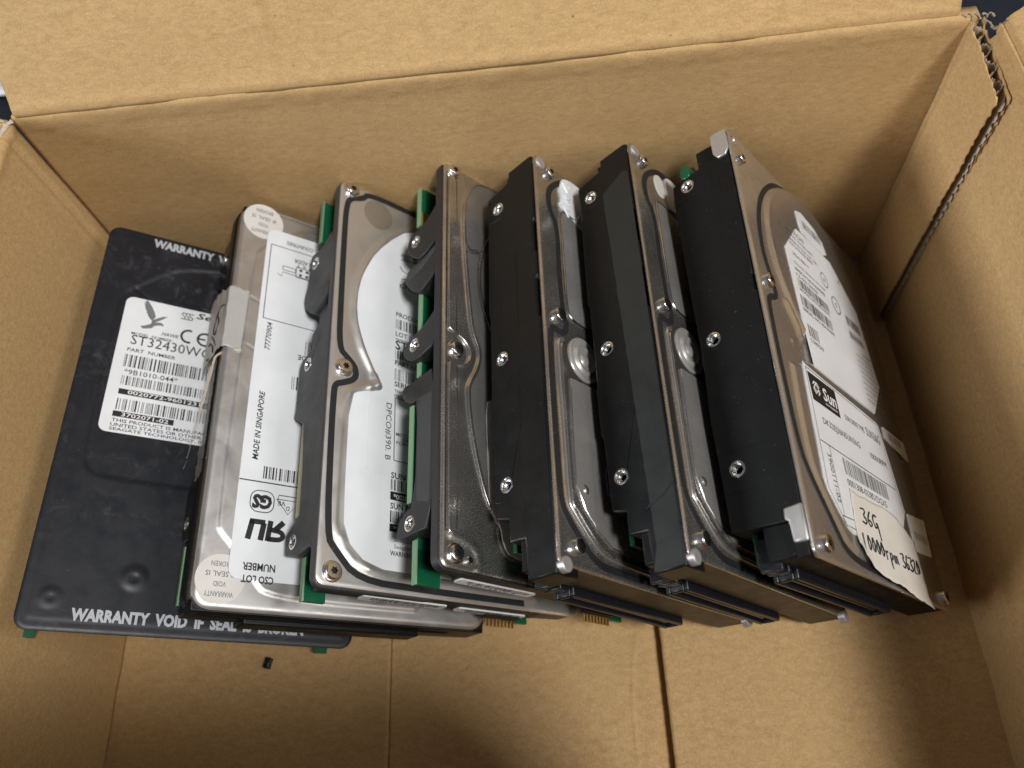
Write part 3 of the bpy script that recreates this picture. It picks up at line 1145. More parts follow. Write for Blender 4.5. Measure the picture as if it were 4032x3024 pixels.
def h4(Y, Z):
    h = 0.6 * sstep(-0.8, 0.9, sdf(Y, Z, path))
    h += ridge(Y, Z, path, 0.8, 0.3)
    h += ridge(Y, Z, chaikin([(9.5, 97.8), (8.6, 92.2), (6.2, 88.4), (2.6, 87.6), (0.6, 88.2)], 2), 1.4, 0.5)
    h += ridge(Y, Z, circ, 0.7, 0.3) + ridge(Y, Z, [(113.8, 93), (111.5, 90.6), (112.6, 87.2)], 0.8, 0.3)
    return h


cover(ol, h4, M['steel_dusty'], d, thick=1.0, step=0.5)
for st_ in ([(9, 96.2), (9.4, 99.0), (11, 99.7), (64.0, 99.8), (65.2, 98.6), (64.6, 96.1)], [(76.0, 96.3), (76.2, 98.8), (77.4, 99.9), (139.4, 100.0), (141.8, 98.4), (141.6, 97.2), (134.5, 96.2)]):
    b = MB()
    b.prism(chaikin(st_, 1, True), 0, -0.3, 0.72)
    b.build('pressed_rail', M['steel_dusty'], d, bevel=0.35)
b = MB()
g = [(70.2 + 5.6 * math.cos(a), 96.2 - 5.6 * math.sin(a)) for a in np.linspace(0.15, math.pi - 0.15, 20)]
b.tube([(0.1, *p) for p in g], [0.5 + 0.5 * math.sin(math.pi * k / 19) for k in range(20)], 10)
b.build('pressed_collar', M['steel_dusty'], d)
b = MB()
pp = [(p[0], p[1] - 0.4) for p in path]
b.prism(pp, 0, 0.2, 0.66)
b.build('damping_plate', M['plate'], d, smooth=False)
b = MB()
b.stroke([(141.8, 100.3), (78.0, 100.3)], 0.4, 0.02, 0.06)
b.stroke([(63.6, 100.2), (11, 100.1), (8.7, 99.0), (8.6, 96.4)], 0.4, 0.02, 0.06)
b.stroke([(141, 95.9), (77, 96.0)], 0.25, 0.02, 0.06)
b.stroke([(64.2, 95.8), (10, 95.9)], 0.25, 0.02, 0.06)
b.build('step_shade', M['hole_shade_and_black'], d, smooth=False)  # black strokes paint the shade along the pressed strip's step
b = MB()
b.tube([(0.50, p[0], p[1]) for p in path if p[1] > 40], 0.55, 10)
b.build('pressed_bead', M['steel_dusty'], d)
b = MB()
b.tube([(0.55, p[0], p[1]) for p in circ if 60 < p[1] < 88], 0.4, 8)
b.build('pressed_bead', M['steel_dusty'], d)
for y, z in ((144.2, 97.4), (70.2, 96.4), (4.2, 96.6)):
    screw(d, 0.1, y, z, 2.4, 1.3, True)
b = MB()
b.lathe([(1.3, -0.5), (1.3, 0.9), (0.9, 1.3)], (0, 2.9, 92.0), 0, 14)
b.build('locating_pin', M['bright'], d)
paper(d, chaikin([(56.4, 82.2), (54.9, 84.9), (34.7, 84.6), (20, 84.2), (15.4, 80.0), (9.6, 79.2), (6.4, 76.2), (6.2, 66), (6.2, 25), (56.4, 25)], 1, True), 0.98, 'paper_dull')
HOLES4 = [(-15.7, 119.7), (-14.9, 76.7), (-14.8, 15.8)]
b = MB()
thin_body(b, 12.4, 12, 88, zc=8)
b.prism(round_rect(-0.6, 147.6, 50, W + 0.3, 3.4, 5), 0, -4.4, -1.1)
holed_prism(b, chaikin([(-3, 131), (-9, 126), (-16.6, 124.2), (-20.4, 123), (-20.8, 117.4), (-15.6, 112.4), (-12.3, 110.6), (-3, 115)], 1, True), 96.6, 101.6, [HOLES4[0]], 2.0)
holed_prism(b, chaikin([(-3, 113), (-12, 110.2), (-19.6, 109.6), (-21.3, 108), (-21.4, 104.2), (-17, 99), (-13, 97.0), (-10.4, 97.8), (-3, 102)], 1, True), 92, 101.4, [], 2.0)
holed_prism(b, chaikin([(-3, 86.5), (-10, 82), (-18.4, 80), (-20.9, 78), (-20.7, 74.2), (-14.7, 70.3), (-3, 73.0)], 1, True), 96.6, 101.6, [HOLES4[1]], 2.0)
holed_prism(b, chaikin([(-3, 64.5), (-13.6, 63.0), (-21, 63.2), (-20.6, 58.7), (-15.7, 55.4), (-12.6, 56.0), (-12.8, 21), (-19.5, 19.2), (-21.5, 13.8), (-20.2, 12.0), (-3, 12.6)], 1, True), 95.2, 101.6, [HOLES4[2]], 2.0)
b.box(-12.2, -3, 62, 146, 86, 90)
b.build('chassis', M['rail_dark'], d, bevel=0.6)
b = MB()
b.prism([(-12.2, 53), (-12.0, 22), (-6.2, 20), (-5.4, 22), (-5.0, 56), (-12.0, 56)], 2, 101.0, 101.64)
b.build('side_recess_tone', M['rail'], d, bevel=0.25)
b = MB()
b.prism([(-20.6, 108.2), (-20.4, 104.8), (-12.4, 106.4), (-4.5, 110), (-4.6, 112.0), (-12, 109.4)], 2, 101.0, 101.46)
b.build('side_recess_tone', M['rail'], d, bevel=0.3)
for h in HOLES4:
    threaded_hole(d, *h)
b = MB()
b.box(-16.4, -14.8, 3.0, 145.0, 7, 98.6)
b.box(-16.4, -14.8, -1.4, 9, 90, 98.6)
b.box(-16.4, -14.8, -1.0, 3.1, 9, 16)
b.box(-16.4, -14.8, 127, 144.4, 90, 100.3)
b.box(-16.4, -14.8, 22.5, 54.5, 98, 101.0)
b.build('circuit_board', M['pcb'], d, bevel=0.2)
b = MB()
b.box(-16.6, -14.7, 22.4, 54.6, 101.0, 101.5)
b.box(-16.6, -14.7, 98, 112, 98.6, 99.1)
b.box(-16.6, -14.7, 66, 98, 98.6, 99.1)
b.box(-16.6, -14.7, -1.5, 11.5, 98.6, 99.1)
b.build('board_edge', M['pcb_edge'], d)
b = MB()
b.box(-16.6, -14.7, 127, 144.5, 100.3, 100.8)
b.build('board_edge', M['pcb_edge'], d)
b = MB()
b.box(-14.75, -13.8, 127, 133, 95, 100.2)
b.build('copper_pad', M['gold'], d)
end_label(d, (-12.4, -8.4), (57, 87.3), 0.3, 42, "10017916 3")
b = MB()
b.box(-15.0, -12.0, -0.4, 5, 16, 30)
b.build('connector', M['hole_shade_and_black'], d)
b = MB()
for k in range(8):
    b.box(-14.8, -14.1, -3.2, 1, 17.0 + k * 1.6, 17.7 + k * 1.6)
b.build('contacts', M['gold'], d)


# ---- drives 5, 6: black sided pair with pins at the corners ---------------------------------------
def wide_connector(parent, x0, x1, z0, z1, y, latch_z):
    b = MB()
    for xa, xb in ((x0, x0 + 1.5), (x1 - 1.5, x1)):
        b.box(xa, xb, y, y + 12, z0, z1)
    b.box(x0 + 1.5, x1 - 1.5, y, y + 12, z1 - 1.6, z1)
    b.box(x0 + 1.5, x1 - 1.5, y, y + 12, z0, z0 + 1.6)
    b.box(x0 + 1.4, x1 - 1.4, y + 5, y + 12, z0 + 1.4, z1 - 1.4)
    xm = (x0 + x1) / 2
    b.box(xm - 0.8, xm + 0.8, y + 0.8, y + 8, z0 + 4, z1 - 4)
    b.box(x0 + 0.6, x1 - 1.2, y + 1.5, y + 12, z1 + 0.01, z1 + 4)
    c = b.build('connector', M['plastic'], parent, bevel=0.45)
    b = MB()
    n = int((z1 - z0 - 10) / 0.9)
    for k in range(n):
        zz = z0 + 5 + k * 0.9
        b.box(xm + 0.8, xm + 1.0, y + 1.0, y + 6, zz, zz + 0.45)
    b.build('contacts', M['gold'], c)
    b = MB()
    for zz in (latch_z - 2.6, latch_z + 1.2):
        b.box(x0 + 1, x1, y + 1, y + 10, zz, zz + 1.4)
    b.box(x0 + 1, x0 + 2.4, y + 2, y + 10, latch_z - 1.2, latch_z + 1.2)
    b.box(x0 + 1, x1 - 2.4, y + 4.5, y + 10, latch_z - 1.3, latch_z + 1.3)
    b.build('latch', M['plastic'], c, bevel=0.3)
    b = MB()
    b.tube([(x0 + 3.4, y + 2.8, latch_z), (x1 - 1.2, y + 2.8, latch_z)], 0.75, 10)
    b.build('guide_pin', M['bright'], c)


def pinned_drive(pos, yaw, tilt, pitch, label, var):
    d = drive(pos, yaw, tilt, pitch, label)
    L = 142.2
    ol = round_rect(-1.0, L, 0, W, 1.6)
    bead = chaikin([(70.6, 93.6), (69.4, 95.8), (66, 96.4), (55, 96.4), (38, 96.3), (18, 96.4), (15.0, 95.0), (5.6, 85), (3.8, 76), (3.6, 20)], 2)
    bead_b = [(p[0], p[1] - 2.0) for p in bead[8:]]

    def h5(Y, Z):
        h = ridge(Y, Z, bead, 1.05, 0.55)
        q = np.hypot(Y - 67.2, Z - 83.4)
        h -= 0.2 * (1 - sstep(6.8, 7.8, q))
        q2 = np.hypot(Y - 22.9, Z - 88.0)
        h += 0.9 * (1 - sstep(0.6, 2.2, q2))
        return h
    cv = cover(ol, h5, M['steel_dusty'], d, thick=0.8, step=0.5)
    b = MB()
    b.tube([(0.25, p[0], p[1]) for p in bead if p[1] > 30], 0.72, 10)
    b.build('pressed_bead', M['steel_shiny'], d)
    b = MB()
    b.tube([(0.2, p[0] + (0.9 if p[1] < 95 else 0.0), p[1] - 1.9) for p in bead if p[1] > 30 and p[0] < 69], 0.42, 8)
    b.build('pressed_bead', M['steel_dusty'], d)
    b = MB()
    b.lathe([(7.7, -0.4), (7.7, 0.25), (7.3, 0.42), (6.9, 0.25), (6.4, 0.05), (5.4, 0.1), (4.9, 0.55), (4.4, 0.8), (3.9, 0.6), (3.3, 0.15), (2.2, 0.15), (1.7, 0.6), (0.9, 0.9), (0.2, 0.95)], (0.1, 67.3, 83.0), 0, 40)
    b.build('boss', M['boss'], d)
    b = MB()
    lp = chaikin([(58.2, 84), (58.2, 90.6), (57.4, 91.2), (34.6, 92.2), (19.4, 91.9), (8.2, 80), (7.5, 70), (7.5, 30), (58.2, 30)], 1, True)
    b.prism(lp, 0, -0.2, 0.42)
    b.build('foil_label', M['foil'], d, smooth=False)
    b = MB()
    b.tube([(0.42, *p) for p in lp if p[1] > 40], 0.14, 5)
    b.build('label_rim', M['bright'], d)
    gasket(d, [(140.6, 30), (141.0, 74), (140.2, 85.0), (131.2, 95.3), (120.6, 95.5), (116.4, 91.8), (94.8, 92.7), (81.7, 92.2), (77.2, 90.8), (74.2, 91.6),
               (72.4, 94.2), (73.4, 97.4), (71.8, 99.2), (53.3, 99.7), (32.3, 99.6), (16.6, 99.4), (12.2, 96.6), (2.2, 86.6), (1.4, 78), (1.4, 25)], 2.1, 0.1)
    b = MB()
    b.prism(chaikin([(124, 70), (124.2, 88.6), (122.6, 89.7), (107.5, 89.9), (83.4, 90.2), (80.6, 89.0), (79.6, 85), (80.6, 70)], 1, True), 0, -0.3, 0.42)
    b.build('foil_patch', M['foil'], d, bevel=0.15)
    b = MB()
    b.tube([(0.45, *p) for p in chaikin([(124.0, 72), (124.2, 88.6), (122.6, 89.7), (107.5, 89.9), (83.4, 90.2), (80.6, 89.0), (79.6, 85), (80.6, 74)], 1)], 0.28, 6)
    b.build('patch_rim', M['bright'], d)
    for y, z in ((138.0, 94.2), (78.8, 94.6), (5.0, 93.8)):
        screw(d, 0.1, y, z, 2.35, 1.4)
    # black casting
    P = [(-1.2, -3.2), (-10.9, -3.4), (-11.4, 8.4), (-17.0, 8.6), (-17.2, 15.4), (-21.6, 16.4), (-22.0, 20.2), (-22.2, 38.6), (-23.0, 40.2), (-23.0, 55), (-22.6, 57),
         (-22.4, 84.6), (-23.0, 87), (-22.2, 126.4), (-22.4, 134.6), (-12.4, 137.0), (-12.2, 141.2), (-2.4, 142.4), (-1.2, 142.0), (-1.7, 115),
         (-2.6, 114.4), (-2.6, 102), (-1.7, 101.4), (-1.7, 92), (-2.6, 91.4), (-2.6, 77), (-1.4, 76.0)]
    H = [(-17.4, 128.0), (-17.6, 67.8), (-17.5, 25.8)]
    b = MB()
    holed_prism(b, P, 92, W, H, 1.95)
    b.prism([(-1.5, -5), (-1.5, 99.8), (-14.6, 99.8), (-14.6, -3.6)], 1, 0.0, 141)
    b.prism([(-1.25, 94.5), (-1.25, 101.0), (-10.9, 101.0), (-10.9, 94.5)], 1, -3.1, 2)
    b.prism([(-14.5, -3.0), (-14.5, 92.5), (-21.6, 92.5), (-21.6, 10), (-16, -3)], 1, 17, 139)
    ch = b.build('chassis', M['black'], d, bevel=0.5)
    for h in H:
        threaded_hole(d, *h)
    b = MB()       # faint raised pads round the outer fixing holes
    for hx, hy in (H[0], H[2]):
        g = round_rect(hx - 5.0, hx + 2.6, hy - 4.6, hy + 4.6, 1.6, 5)
        for s in range(len(g) - 6):
            p, q = g[s + 2], g[s + 3]
            b.tube([(p[0], p[1], W), (q[0], q[1], W)], 0.10, 5)
    b.build('hole_pad', M['black'], d)
    for py, pz in ((139.4, 99.0), (-0.7, 99.0), (-0.7, 2.4)):
        b = MB()
        b.lathe([(2.2, -1.4), (2.2, 0.55), (1.9, 0.8)], (0, py, pz), 0, 20)
        b.build('corner_pin', M['pin'], d)
    b = MB()
    b.box(-20.4, -18.9, 7.5, 139, 60, 96.5)
    b.build('circuit_board', M['pcb'], d, bevel=0.15)
    wide_connector(d, -22.6, -15.2, 18.5, 77, -2.0, 84)
    return d


d5 = pinned_drive((229.64, -151.29, 15.06), 0.97, 36.81, -1.75, "black sided hard drive with a big white paper scrap, fifth from left", 0)
b = MB()
V, F = [], []
pts = chaikin([(141.0, 87.4), (143.0, 83.0), (142.4, 70.0), (131, 66), (122.6, 68), (122.8, 79.4), (126.0, 84), (127.0, 89.4), (129.4, 89.8), (132.0, 88.6), (134.6, 89.8), (138.8, 88.6)], 2, True)
b.prism([(p[0] - 1.4, p[1] + rnd.uniform(-.25, .25)) for p in pts], 0, -0.2, 0.62)
for k in range(7):
    a, c = rnd.uniform(124, 138), rnd.uniform(79, 87)
    b.tube([(0.65, a, c), (0.75, a + rnd.uniform(-3, 3), c + rnd.uniform(-3, 3)), (0.62, a + rnd.uniform(-5, 5), c - rnd.uniform(0, 2))], 0.35, 5)
b.build('paper_scrap', M['paper'], d5)
b = MB()
b.prism([(-1.7, -2.8), (-10.5, -3.0), (-10.9, 20), (-10.9, 105), (-10.3, 106), (-10.3, 76), (-1.9, 75)], 2, 101.4, 101.72)
b.build('side_pad', M['black'], d5, bevel=0.08)
d6 = pinned_drive((260.79, -151.94, 16.26), 1.33, 35.59, -1.85, "black sided hard drive with round dimple and a pale glue spot, sixth from left", 1)
b = MB()
b.prism([(133.4 + 5.0 * math.cos(a * math.pi / 14), 84.4 + 3.6 * math.sin(a * math.pi / 14)) for a in range(28)], 0, -0.1, 0.16)
b.build('glue_spot', M['seal'], d6, smooth=False)
b = MB()
b.prism([(-1.6, -2.6), (-10.7, -2.8)] + [(-9.0 - 0.028 * y + rnd.uniform(-.1, .1), y) for y in range(4, 128, 2)] + [(-4, 131), (-1.9, 130)], 2, 101.45, 101.74)
b.build('black_tape', M['black_tape'], d6, smooth=False)
b = MB()
b.prism([(-1.4, 20.5), (-4.5, 17.5), (-10.8, 14.5), (-10.8, 14.1), (-4.5, 17.0), (-1.4, 19.8)], 2, 101.7, 101.95)
b.build('tape_crease', M['black_tape'], d6)
b = MB()
b.prism([(p[0] + rnd.uniform(-.2, .2), p[1]) for p in chaikin([(141.0, 80.4), (134.6, 80.8), (126.4, 80.6), (125.8, 74), (133, 68), (141, 69)], 2, True)], 0, -0.2, 0.5)
b.build('paper_scrap', M['paper'], d6)

# ---- drive 7: rightmost, two big labels and masking tape -------------------------------------------
d = drive((293.08, -153.39, 18.69), -0.29, 36.86, 0.0,
          "rightmost hard drive, black side, white labels and handwritten masking tape on its cover")
L = 142.2
ol = round_rect(0, L, 0, W, 2.0)
cc = (102.5, 48.0)
disc = [(cc[0] + 39.5 * math.cos(a), cc[1] + 39.5 * math.sin(a)) for a in np.linspace(0, 2 * math.pi, 60)[:-1]]
disc_arc = [(cc[0] + 39.2 * math.cos(a), cc[1] + 39.2 * math.sin(a)) for a in np.linspace(-0.6, 2.35, 50)]
pan7 = chaikin([(65.4, 90.6), (34.3, 93.4), (24, 92.2), (12.6, 84.0), (6, 78), (5, 60), (5, 12), (65, 12)], 1, True)


def h7(Y, Z):
    h = 0.8 * sstep(-1.4, 1.0, sdf(Y, Z, disc))
    h = np.maximum(h, 0.8 * sstep(-1.2, 0.6, sdf(Y, Z, pan7)))
    h += ridge(Y, Z, disc_arc, 1.2, 0.3)
    h += ridge(Y, Z, chaikin([(81.5, 84.6), (78.4, 82.6), (74.4, 79.6), (70.6, 79.8)], 2), 1.7, 1.0)
    h += 0 * ridge(Y, Z, [(81, 90.4), (80.5, 85)], 0.7, 0.4) + ridge(Y, Z, [(70.5, 80), (67.5, 86.6)], 0.7, 0.4)
    h -= 1.2 * (1 - sstep(1.2, 1.7, np.hypot(Y - 138.6, Z - 98.6)))
    return h


cover(ol, h7, M['steel_shiny'], d, thick=1.0, step=0.5)
gasket(d, chaikin([(134.5, 28), (140.2, 40), (141.0, 56), (136.6, 72.4), (128, 82), (119.6, 88.2), (108.4, 93), (95.7, 94.6), (88.2, 92.8)], 1) +
       [(82, 91.2), (80.2, 92.2), (78.6, 96.6), (75.8, 98.4), (54.4, 98.7), (30, 98.2), (23.4, 95.2), (11.6, 86.2), (3.8, 80.4), (2.6, 57), (2.6, 20)], 1.9, 0.1)
for y, z, r in ((131.6, 97.2, 2.1), (84.6, 95.4, 2.3), (4.2, 94.6, 2.5), (4.2, 3.4, 2.5)):
    screw(d, 0.1, y, z, r, 1.3)
P = [(-1.5, 0.4), (-4.9, 0.0), (-5.2, 10.0), (-21.7, 10.4), (-22.0, 25.4), (-22.6, 42.6), (-22.0, 66), (-22.6, 87), (-23.2, 124.8), (-22.8, 130.6), (-6.0, 133.6), (-6.0, 141.4), (-1.5, 141.6),
     (-1.6, 86), (-2.1, 85.6), (-2.1, 80), (-1.5, 79.5)]
H = [(-17.5, 128.0), (-17.4, 69.0), (-16.8, 27.6)]
b = MB()
holed_prism(b, P, 91.5, W, H, 1.95)
b.prism([(-1.5, -1.5), (-1.5, 99.6), (-13.6, 99.6), (-13.6, -1.5)], 1, 1.2, 141)
b.prism([(-13.5, -1), (-13.5, 92), (-21.4, 92), (-21.4, 10), (-16, -1)], 1, 12, 139)
b.build('chassis', M['black_matte'], d, bevel=0.5)
b = MB()
for ya in (124.0, 130.3):
    pass
b.box(-22.6, -15, 122.6, 122.9, 101.5, 101.72)
b.box(-22.0, -8, 32.8, 33.1, 101.5, 101.70)
b.box(-22.0, -12, 21.0, 21.3, 101.5, 101.74)
b.build('side_ridge', M['black'], d)
for h in H:
    threaded_hole(d, *h)
b = MB()
b.prism(chaikin([(-6.5, 132.0), (-6.7, 141.4), (-6.0, 142.3), (-1.6, 142.3), (-1.0, 141.4), (-1.0, 132.0)], 1, True), 2, 101.3, 102.3)
b.box(-6.4, -1.2, 141.7, 142.6, 92, 101.8)
b.build('clip', M['clip'], d, bevel=0.35)
b = MB()
b.prism([(-6.0, 13.4), (-0.9, 13.8), (-0.9, 3.9), (-4.9, 4.0), (-5.1, 9.7), (-6.2, 10.4)], 2, 101.3, 102.4)
b.build('clip', M['clip'], d, bevel=0.5)
b = MB()
b.box(-18.6, -17.0, 2, 140, 10, 96)
b.prism(chaikin([(-19.2, 131), (-19.3, 135.4), (-17.4, 137.2), (-15.6, 135.2), (-15.6, 131)], 2, True), 2, 90, 102.3)
b.build('circuit_board', M['pcb'], d, bevel=0.3)
wide_connector(d, -18.6, -11.2, 22, 88, -1.4, 94.5)
# labels
lab = paper(d, chaikin([(121.8, 77.2), (63.6, 75.6), (62.4, 74), (62.4, 13), (121.8, 21)], 1, True), 0.95)
X = 1.12
b = MB()
text(b, "HITACHI", (117.2, 71.8), 2.0, 13, x=X)
text(b, "MODEL: DK32EJ-36NC", (114.9, 72.2), 1.3, 20, x=X)
text(b, "RATED 5V 0.9A 12V 1.0A", (112.6, 72.4), 1.2, 22, x=X)
text(b, "SCSI ULTRA320 80PIN", (110.6, 72.6), 1.2, 18, x=X)
text(b, "HDA REV 9", (106.4, 71.6), 1.4, 12, x=X)
text(b, "Hitachi Global Storage", (102.6, 72.2), 1.1, 24, x=X)
text(b, "MADE IN THE PHILIPPINES", (99.8, 72.6), 1.3, 23, x=X)
text(b, "12-03-2003", (97.4, 72.8), 1.3, 16, x=X)
text(b, "MODEL DK32EJ-36NC", (91.4, 72.8), 1.4, 23, x=X)
text(b, "SERIAL NO 40430000", (83.6, 74.0), 1.4, 24, x=X)
text(b, "CONFIG10", (72.0, 73.8), 1.6, 9.4, x=X)
text(b, "CAUTION", (86, 26), 1.2, 8, x=X)
for k in range(9):
    text(b, "avoid static handle with care", (84 - 2.2 * k, 32), 0.9, 16, x=X, bold=0)
b.stroke([(108.4 + 3.0 * math.cos(a), 46.4 + 2.6 * math.sin(a)) for a in np.linspace(0, 6.4, 24)], 0.5, X)
b.stroke([(100.6 + 3.4 * math.cos(a), 40.4 + 3.2 * math.sin(a)) for a in np.linspace(0.6, 6.6, 24)], 0.7, X)
text(b, "N", (107.6, 47.2), 1.6, 1.6, x=X)
text(b, "S", (99.8, 41.4), 1.8, 1.8, x=X)
text(b, "A", (114, 32), 2.2, 2.2, x=X)
build_each(b, 'lettering', M['ink_grey'], lab)
b = MB()
barcode(b, (93.2, 72.8), 3.4, 23.5, x=X, seed=31, n=34)
barcode(b, (85.6, 73.8), 4.2, 24, x=X, seed=32, n=36)
barcode(b, (74.2, 73.6), 4.6, 7.6, x=X, seed=33, n=9)
barcode(b, (96, 33), 4, 12, x=X, seed=34, n=16)
barcode(b, (90.5, 33), 3, 12, x=X, seed=35, n=16)
build_each(b, 'barcode', M['ink'], lab)
lab = paper(d, chaikin([(134.8, 58.8), (124.6, 58.6), (122.6, 56), (121.8, 36), (131.6, 39)], 1, True), 0.95, 'paper')
b = MB()
barcode(b, (126.5, 55), 3.6, 15, x=X, seed=36, n=20)
build_each(b, 'barcode', M['ink_grey'], lab)
lab = paper(d, chaikin([(61.4, 85.0), (60.2, 83), (58.6, 30), (57.6, 28), (18.6, 22.8), (10.6, 70), (10.6, 76.4), (15.0, 81.4), (22.6, 88.0), (30, 87.0)], 1, True), 0.98)
X = 1.14
b = MB()
b.stroke([(59.6, 83.6), (57.6, 29.6), (19.4, 24.4), (12.2, 70), (12.2, 78.8), (21.6, 86.6), (30, 85.6), (59.6, 83.6)], 0.25, X)
b.stroke([(35.8, 84.6), (35.1, 27.7)], 0.3, X)
b.stroke([(14.6, 80.6), (17.0, 24)], 0.25, X)
b.stroke([(35.6, 78.9), (14.6, 79.4)], 0.25, X)
text(b, "SUN DRIVE TYPE", (50.0, 59.6), 2.0, 15.0, x=X, bold=0)
text(b, "SUN36G", (49.8, 43.0), 3.2, 11.6, x=X, bold=0)
text(b, "DK32EJ36NSUN36G", (41.8, 79.2), 2.8, 27, x=X, bold=0)
text(b, "10000RPM", (41.6, 44.6), 2.2, 13.6, x=X, bold=0)
text(b, "0001308-0338S1DGX5", (25.8, 70.8), 2.2, 30, x=X, bold=0)
text(b, "3900111-02", (32.8, 81.8), 2.3, 14.6, rd=R_DOWN, x=X, bold=0)
build_each(b, 'lettering', M['ink'], lab)
b = MB()
barcode(b, (29.2, 70.6), 5.2, 34.2, x=X, seed=37, n=46)
build_each(b, 'barcode', M['ink'], lab)
b = MB()
quad(b, (49.0, 83.0), 9.4, 19.2, R_ACROSS, X)
b.build('logo_panel', M['ink'], lab, recalc=False)
b = MB()
X2 = X + 0.03
text(b, "Sun", (51.6, 74.4), 4.6, 9.6, x=X2, bold=0.02, shear=0.12)
text(b, "microsystems", (50.0, 73.8), 1.1, 8.6, x=X2)
for (ca, cb_, q) in ((0, 1.55, 0), (1.55, 0, 1), (0, -1.55, 0), (-1.55, 0, 1)):   # diamond of nested hooks
    f = loc2((54.0, 78.7), R_ACROSS)
    k45 = math.sqrt(0.5)
    for e in (-0.55, 0.55):
        pts = [(-1.0, 0.0 + e * 0.9), (0.1, e * 0.9), (0.8, e * 0.9)]
        if q:
            pts = [(p[1], p[0]) for p in pts]
        pts = [(ca + p[0], cb_ + p[1]) for p in pts]
        pts = [(k45 * (p[0] - p[1]), k45 * (p[0] + p[1])) for p in pts]
        b.stroke([f(*p) for p in pts], 0.55, X2)
    pts = [(0.8, -0.5), (1.15, 0), (0.8, 0.5)] if q == 0 else [(-0.5, 0.8), (0, 1.15), (0.5, 0.8)]
    pts = [(ca + p[0], cb_ + p[1]) for p in pts]
    pts = [(k45 * (p[0] - p[1]), k45 * (p[0] + p[1])) for p in pts]
    b.stroke([f(*p) for p in pts], 0.5, X2)
b.build('logo', M['white'], lab, recalc=False)
for poly, sd_ in (([(59.0, 23.8), (54.6, 24.6), (51.6, 4), (58.6, 4.4)], 50), ([(28.4, 21.8), (15.8, 23.0), (16.6, 7.6), (29.6, 5.4)], 51)):
    lb = paper(d, poly, 0.95, 'paper_dull')
    b = MB()
    ym = (poly[0][0] + poly[1][0]) / 2
    barcode(b, (ym - 1.6, 20), 2.6, 12, x=1.1, seed=sd_, n=16)
    build_each(b, 'barcode', M['ink_grey'], lb)
# handwritten masking tape, its near end hanging off the cover
V, F = [], []
far_e = [(24.6, 71.0), (23.9, 66), (24.8, 60), (24.2, 54), (25.0, 46), (24.8, 38.8), (22.0, 31), (18.2, 23.6)]
near_e = [(8.4, 74.0), (5.6, 71.5), (2.6, 66), (1.0, 57), (0.4, 48), (-0.4, 39), (-1.4, 30), (-2.6, 22.8)]
nj = 22
for i in range(29):
    t = i / 28 * 7
    k = min(int(t), 6)
    q = t - k
    fe = (far_e[k][0] * (1 - q) + far_e[k + 1][0] * q + rnd.uniform(-.25, .25), far_e[k][1] * (1 - q) + far_e[k + 1][1] * q)
    ne = (near_e[k][0] * (1 - q) + near_e[k + 1][0] * q + rnd.uniform(-.25, .25), near_e[k][1] * (1 - q) + near_e[k + 1][1] * q)
    for j in range(nj + 1):
        s_ = j / nj
        y = fe[0] * (1 - s_) + ne[0] * s_
        z = fe[1] * (1 - s_) + ne[1] * s_
        x = 1.30 + 0.06 * math.sin(y * 1.3 + z * 0.4) + (0.35 * math.sin(i * 0.5) + 0.6) * max(0, s_ - 0.8) * 4
        V.append((x, y, z))
for i in range(28):
    for j in range(nj):
        a = i * (nj + 1) + j
        F.append((a, a + nj + 1, a + nj + 2, a + 1))
b = MB()
b.add(V, F)
tp = b.build('masking_tape', M['masking'], d)
s = tp.modifiers.new('thick', 'SOLIDIFY')
s.thickness = 0.1 * MM
s.offset = 0
GLY = {'3': [[(0, .9), (.5, 1), (.7, .8), (.3, .55), (.75, .3), (.5, 0), (0, .1)]],
       '6': [[(.6, 1), (.2, .6), (.05, .2), (.35, 0), (.65, .2), (.4, .45), (.1, .3)]],
       'G': [[(.7, .9), (.3, 1), (0, .5), (.3, .05), (.7, .3), (.4, .45), (.75, .45), (.75, -.6)]],
       '1': [[(.2, 1), (.1, 0)]],
       '0': [[(.3, 1), (.02, .5), (.3, 0), (.65, .5), (.3, 1)]],
       'r': [[(.1, .6), (.15, 0)], [(.15, .4), (.35, .6), (.55, .55)]],
       'p': [[(.1, .6), (.1, -.5)], [(.1, .5), (.5, .6), (.6, .25), (.1, .1)]],
       'm': [[(.05, .55), (.1, 0)], [(.1, .4), (.35, .6), (.4, 0)], [(.4, .4), (.7, .6), (.8, 0)]],
       '2': [[(0, .8), (.4, 1), (.6, .7), (0, .05), (.75, .05)]], ' ': []}


def handwrite(b, s, pos, h, w, drop=0.0):
    adv = w / len(s)
    for i, ch in enumerate(s):
        f = loc2((pos[0] - drop * i, pos[1] - adv * i), R_ACROSS)
        for st_ in GLY[ch]:
            pts = chaikin(st_, 2) if len(st_) > 2 else st_
            b.tube([(1.42, *f(p[0] * adv * 1.15, p[1] * h)) for p in pts], 0.27, 5)


b = MB()
handwrite(b, "36G", (15.4, 67.0), 4.8, 12.5)
handwrite(b, "10000rpm 36320", (7.4, 70.2), 4.6, 45, 0.02)
b.build('handwriting', M['ink'], tp)


# ------------------------------------------------------------------ the box
XR, HB, YF = 306.0, 124.7, -245.0
box = bpy.data.objects.new('cardboard_box', None)
scene.collection.objects.link(box)
box.empty_display_size = 0.05
box['label'] = "open brown cardboard box with its flaps up, holding the row of hard drives"
box['category'] = 'box'


def wob(U, V, seed, amp):
    r = np.random.default_rng(seed)
    h = np.zeros_like(U)
    for k in range(8):
        fr = 0.006 * 1.35 ** k
        th = r.uniform(0, 6.28)
        h += np.sin((U * math.cos(th) + V * math.sin(th)) * fr * 6.28 + r.uniform(0, 6.28)) * amp / (1 + k * 0.6)
    return h


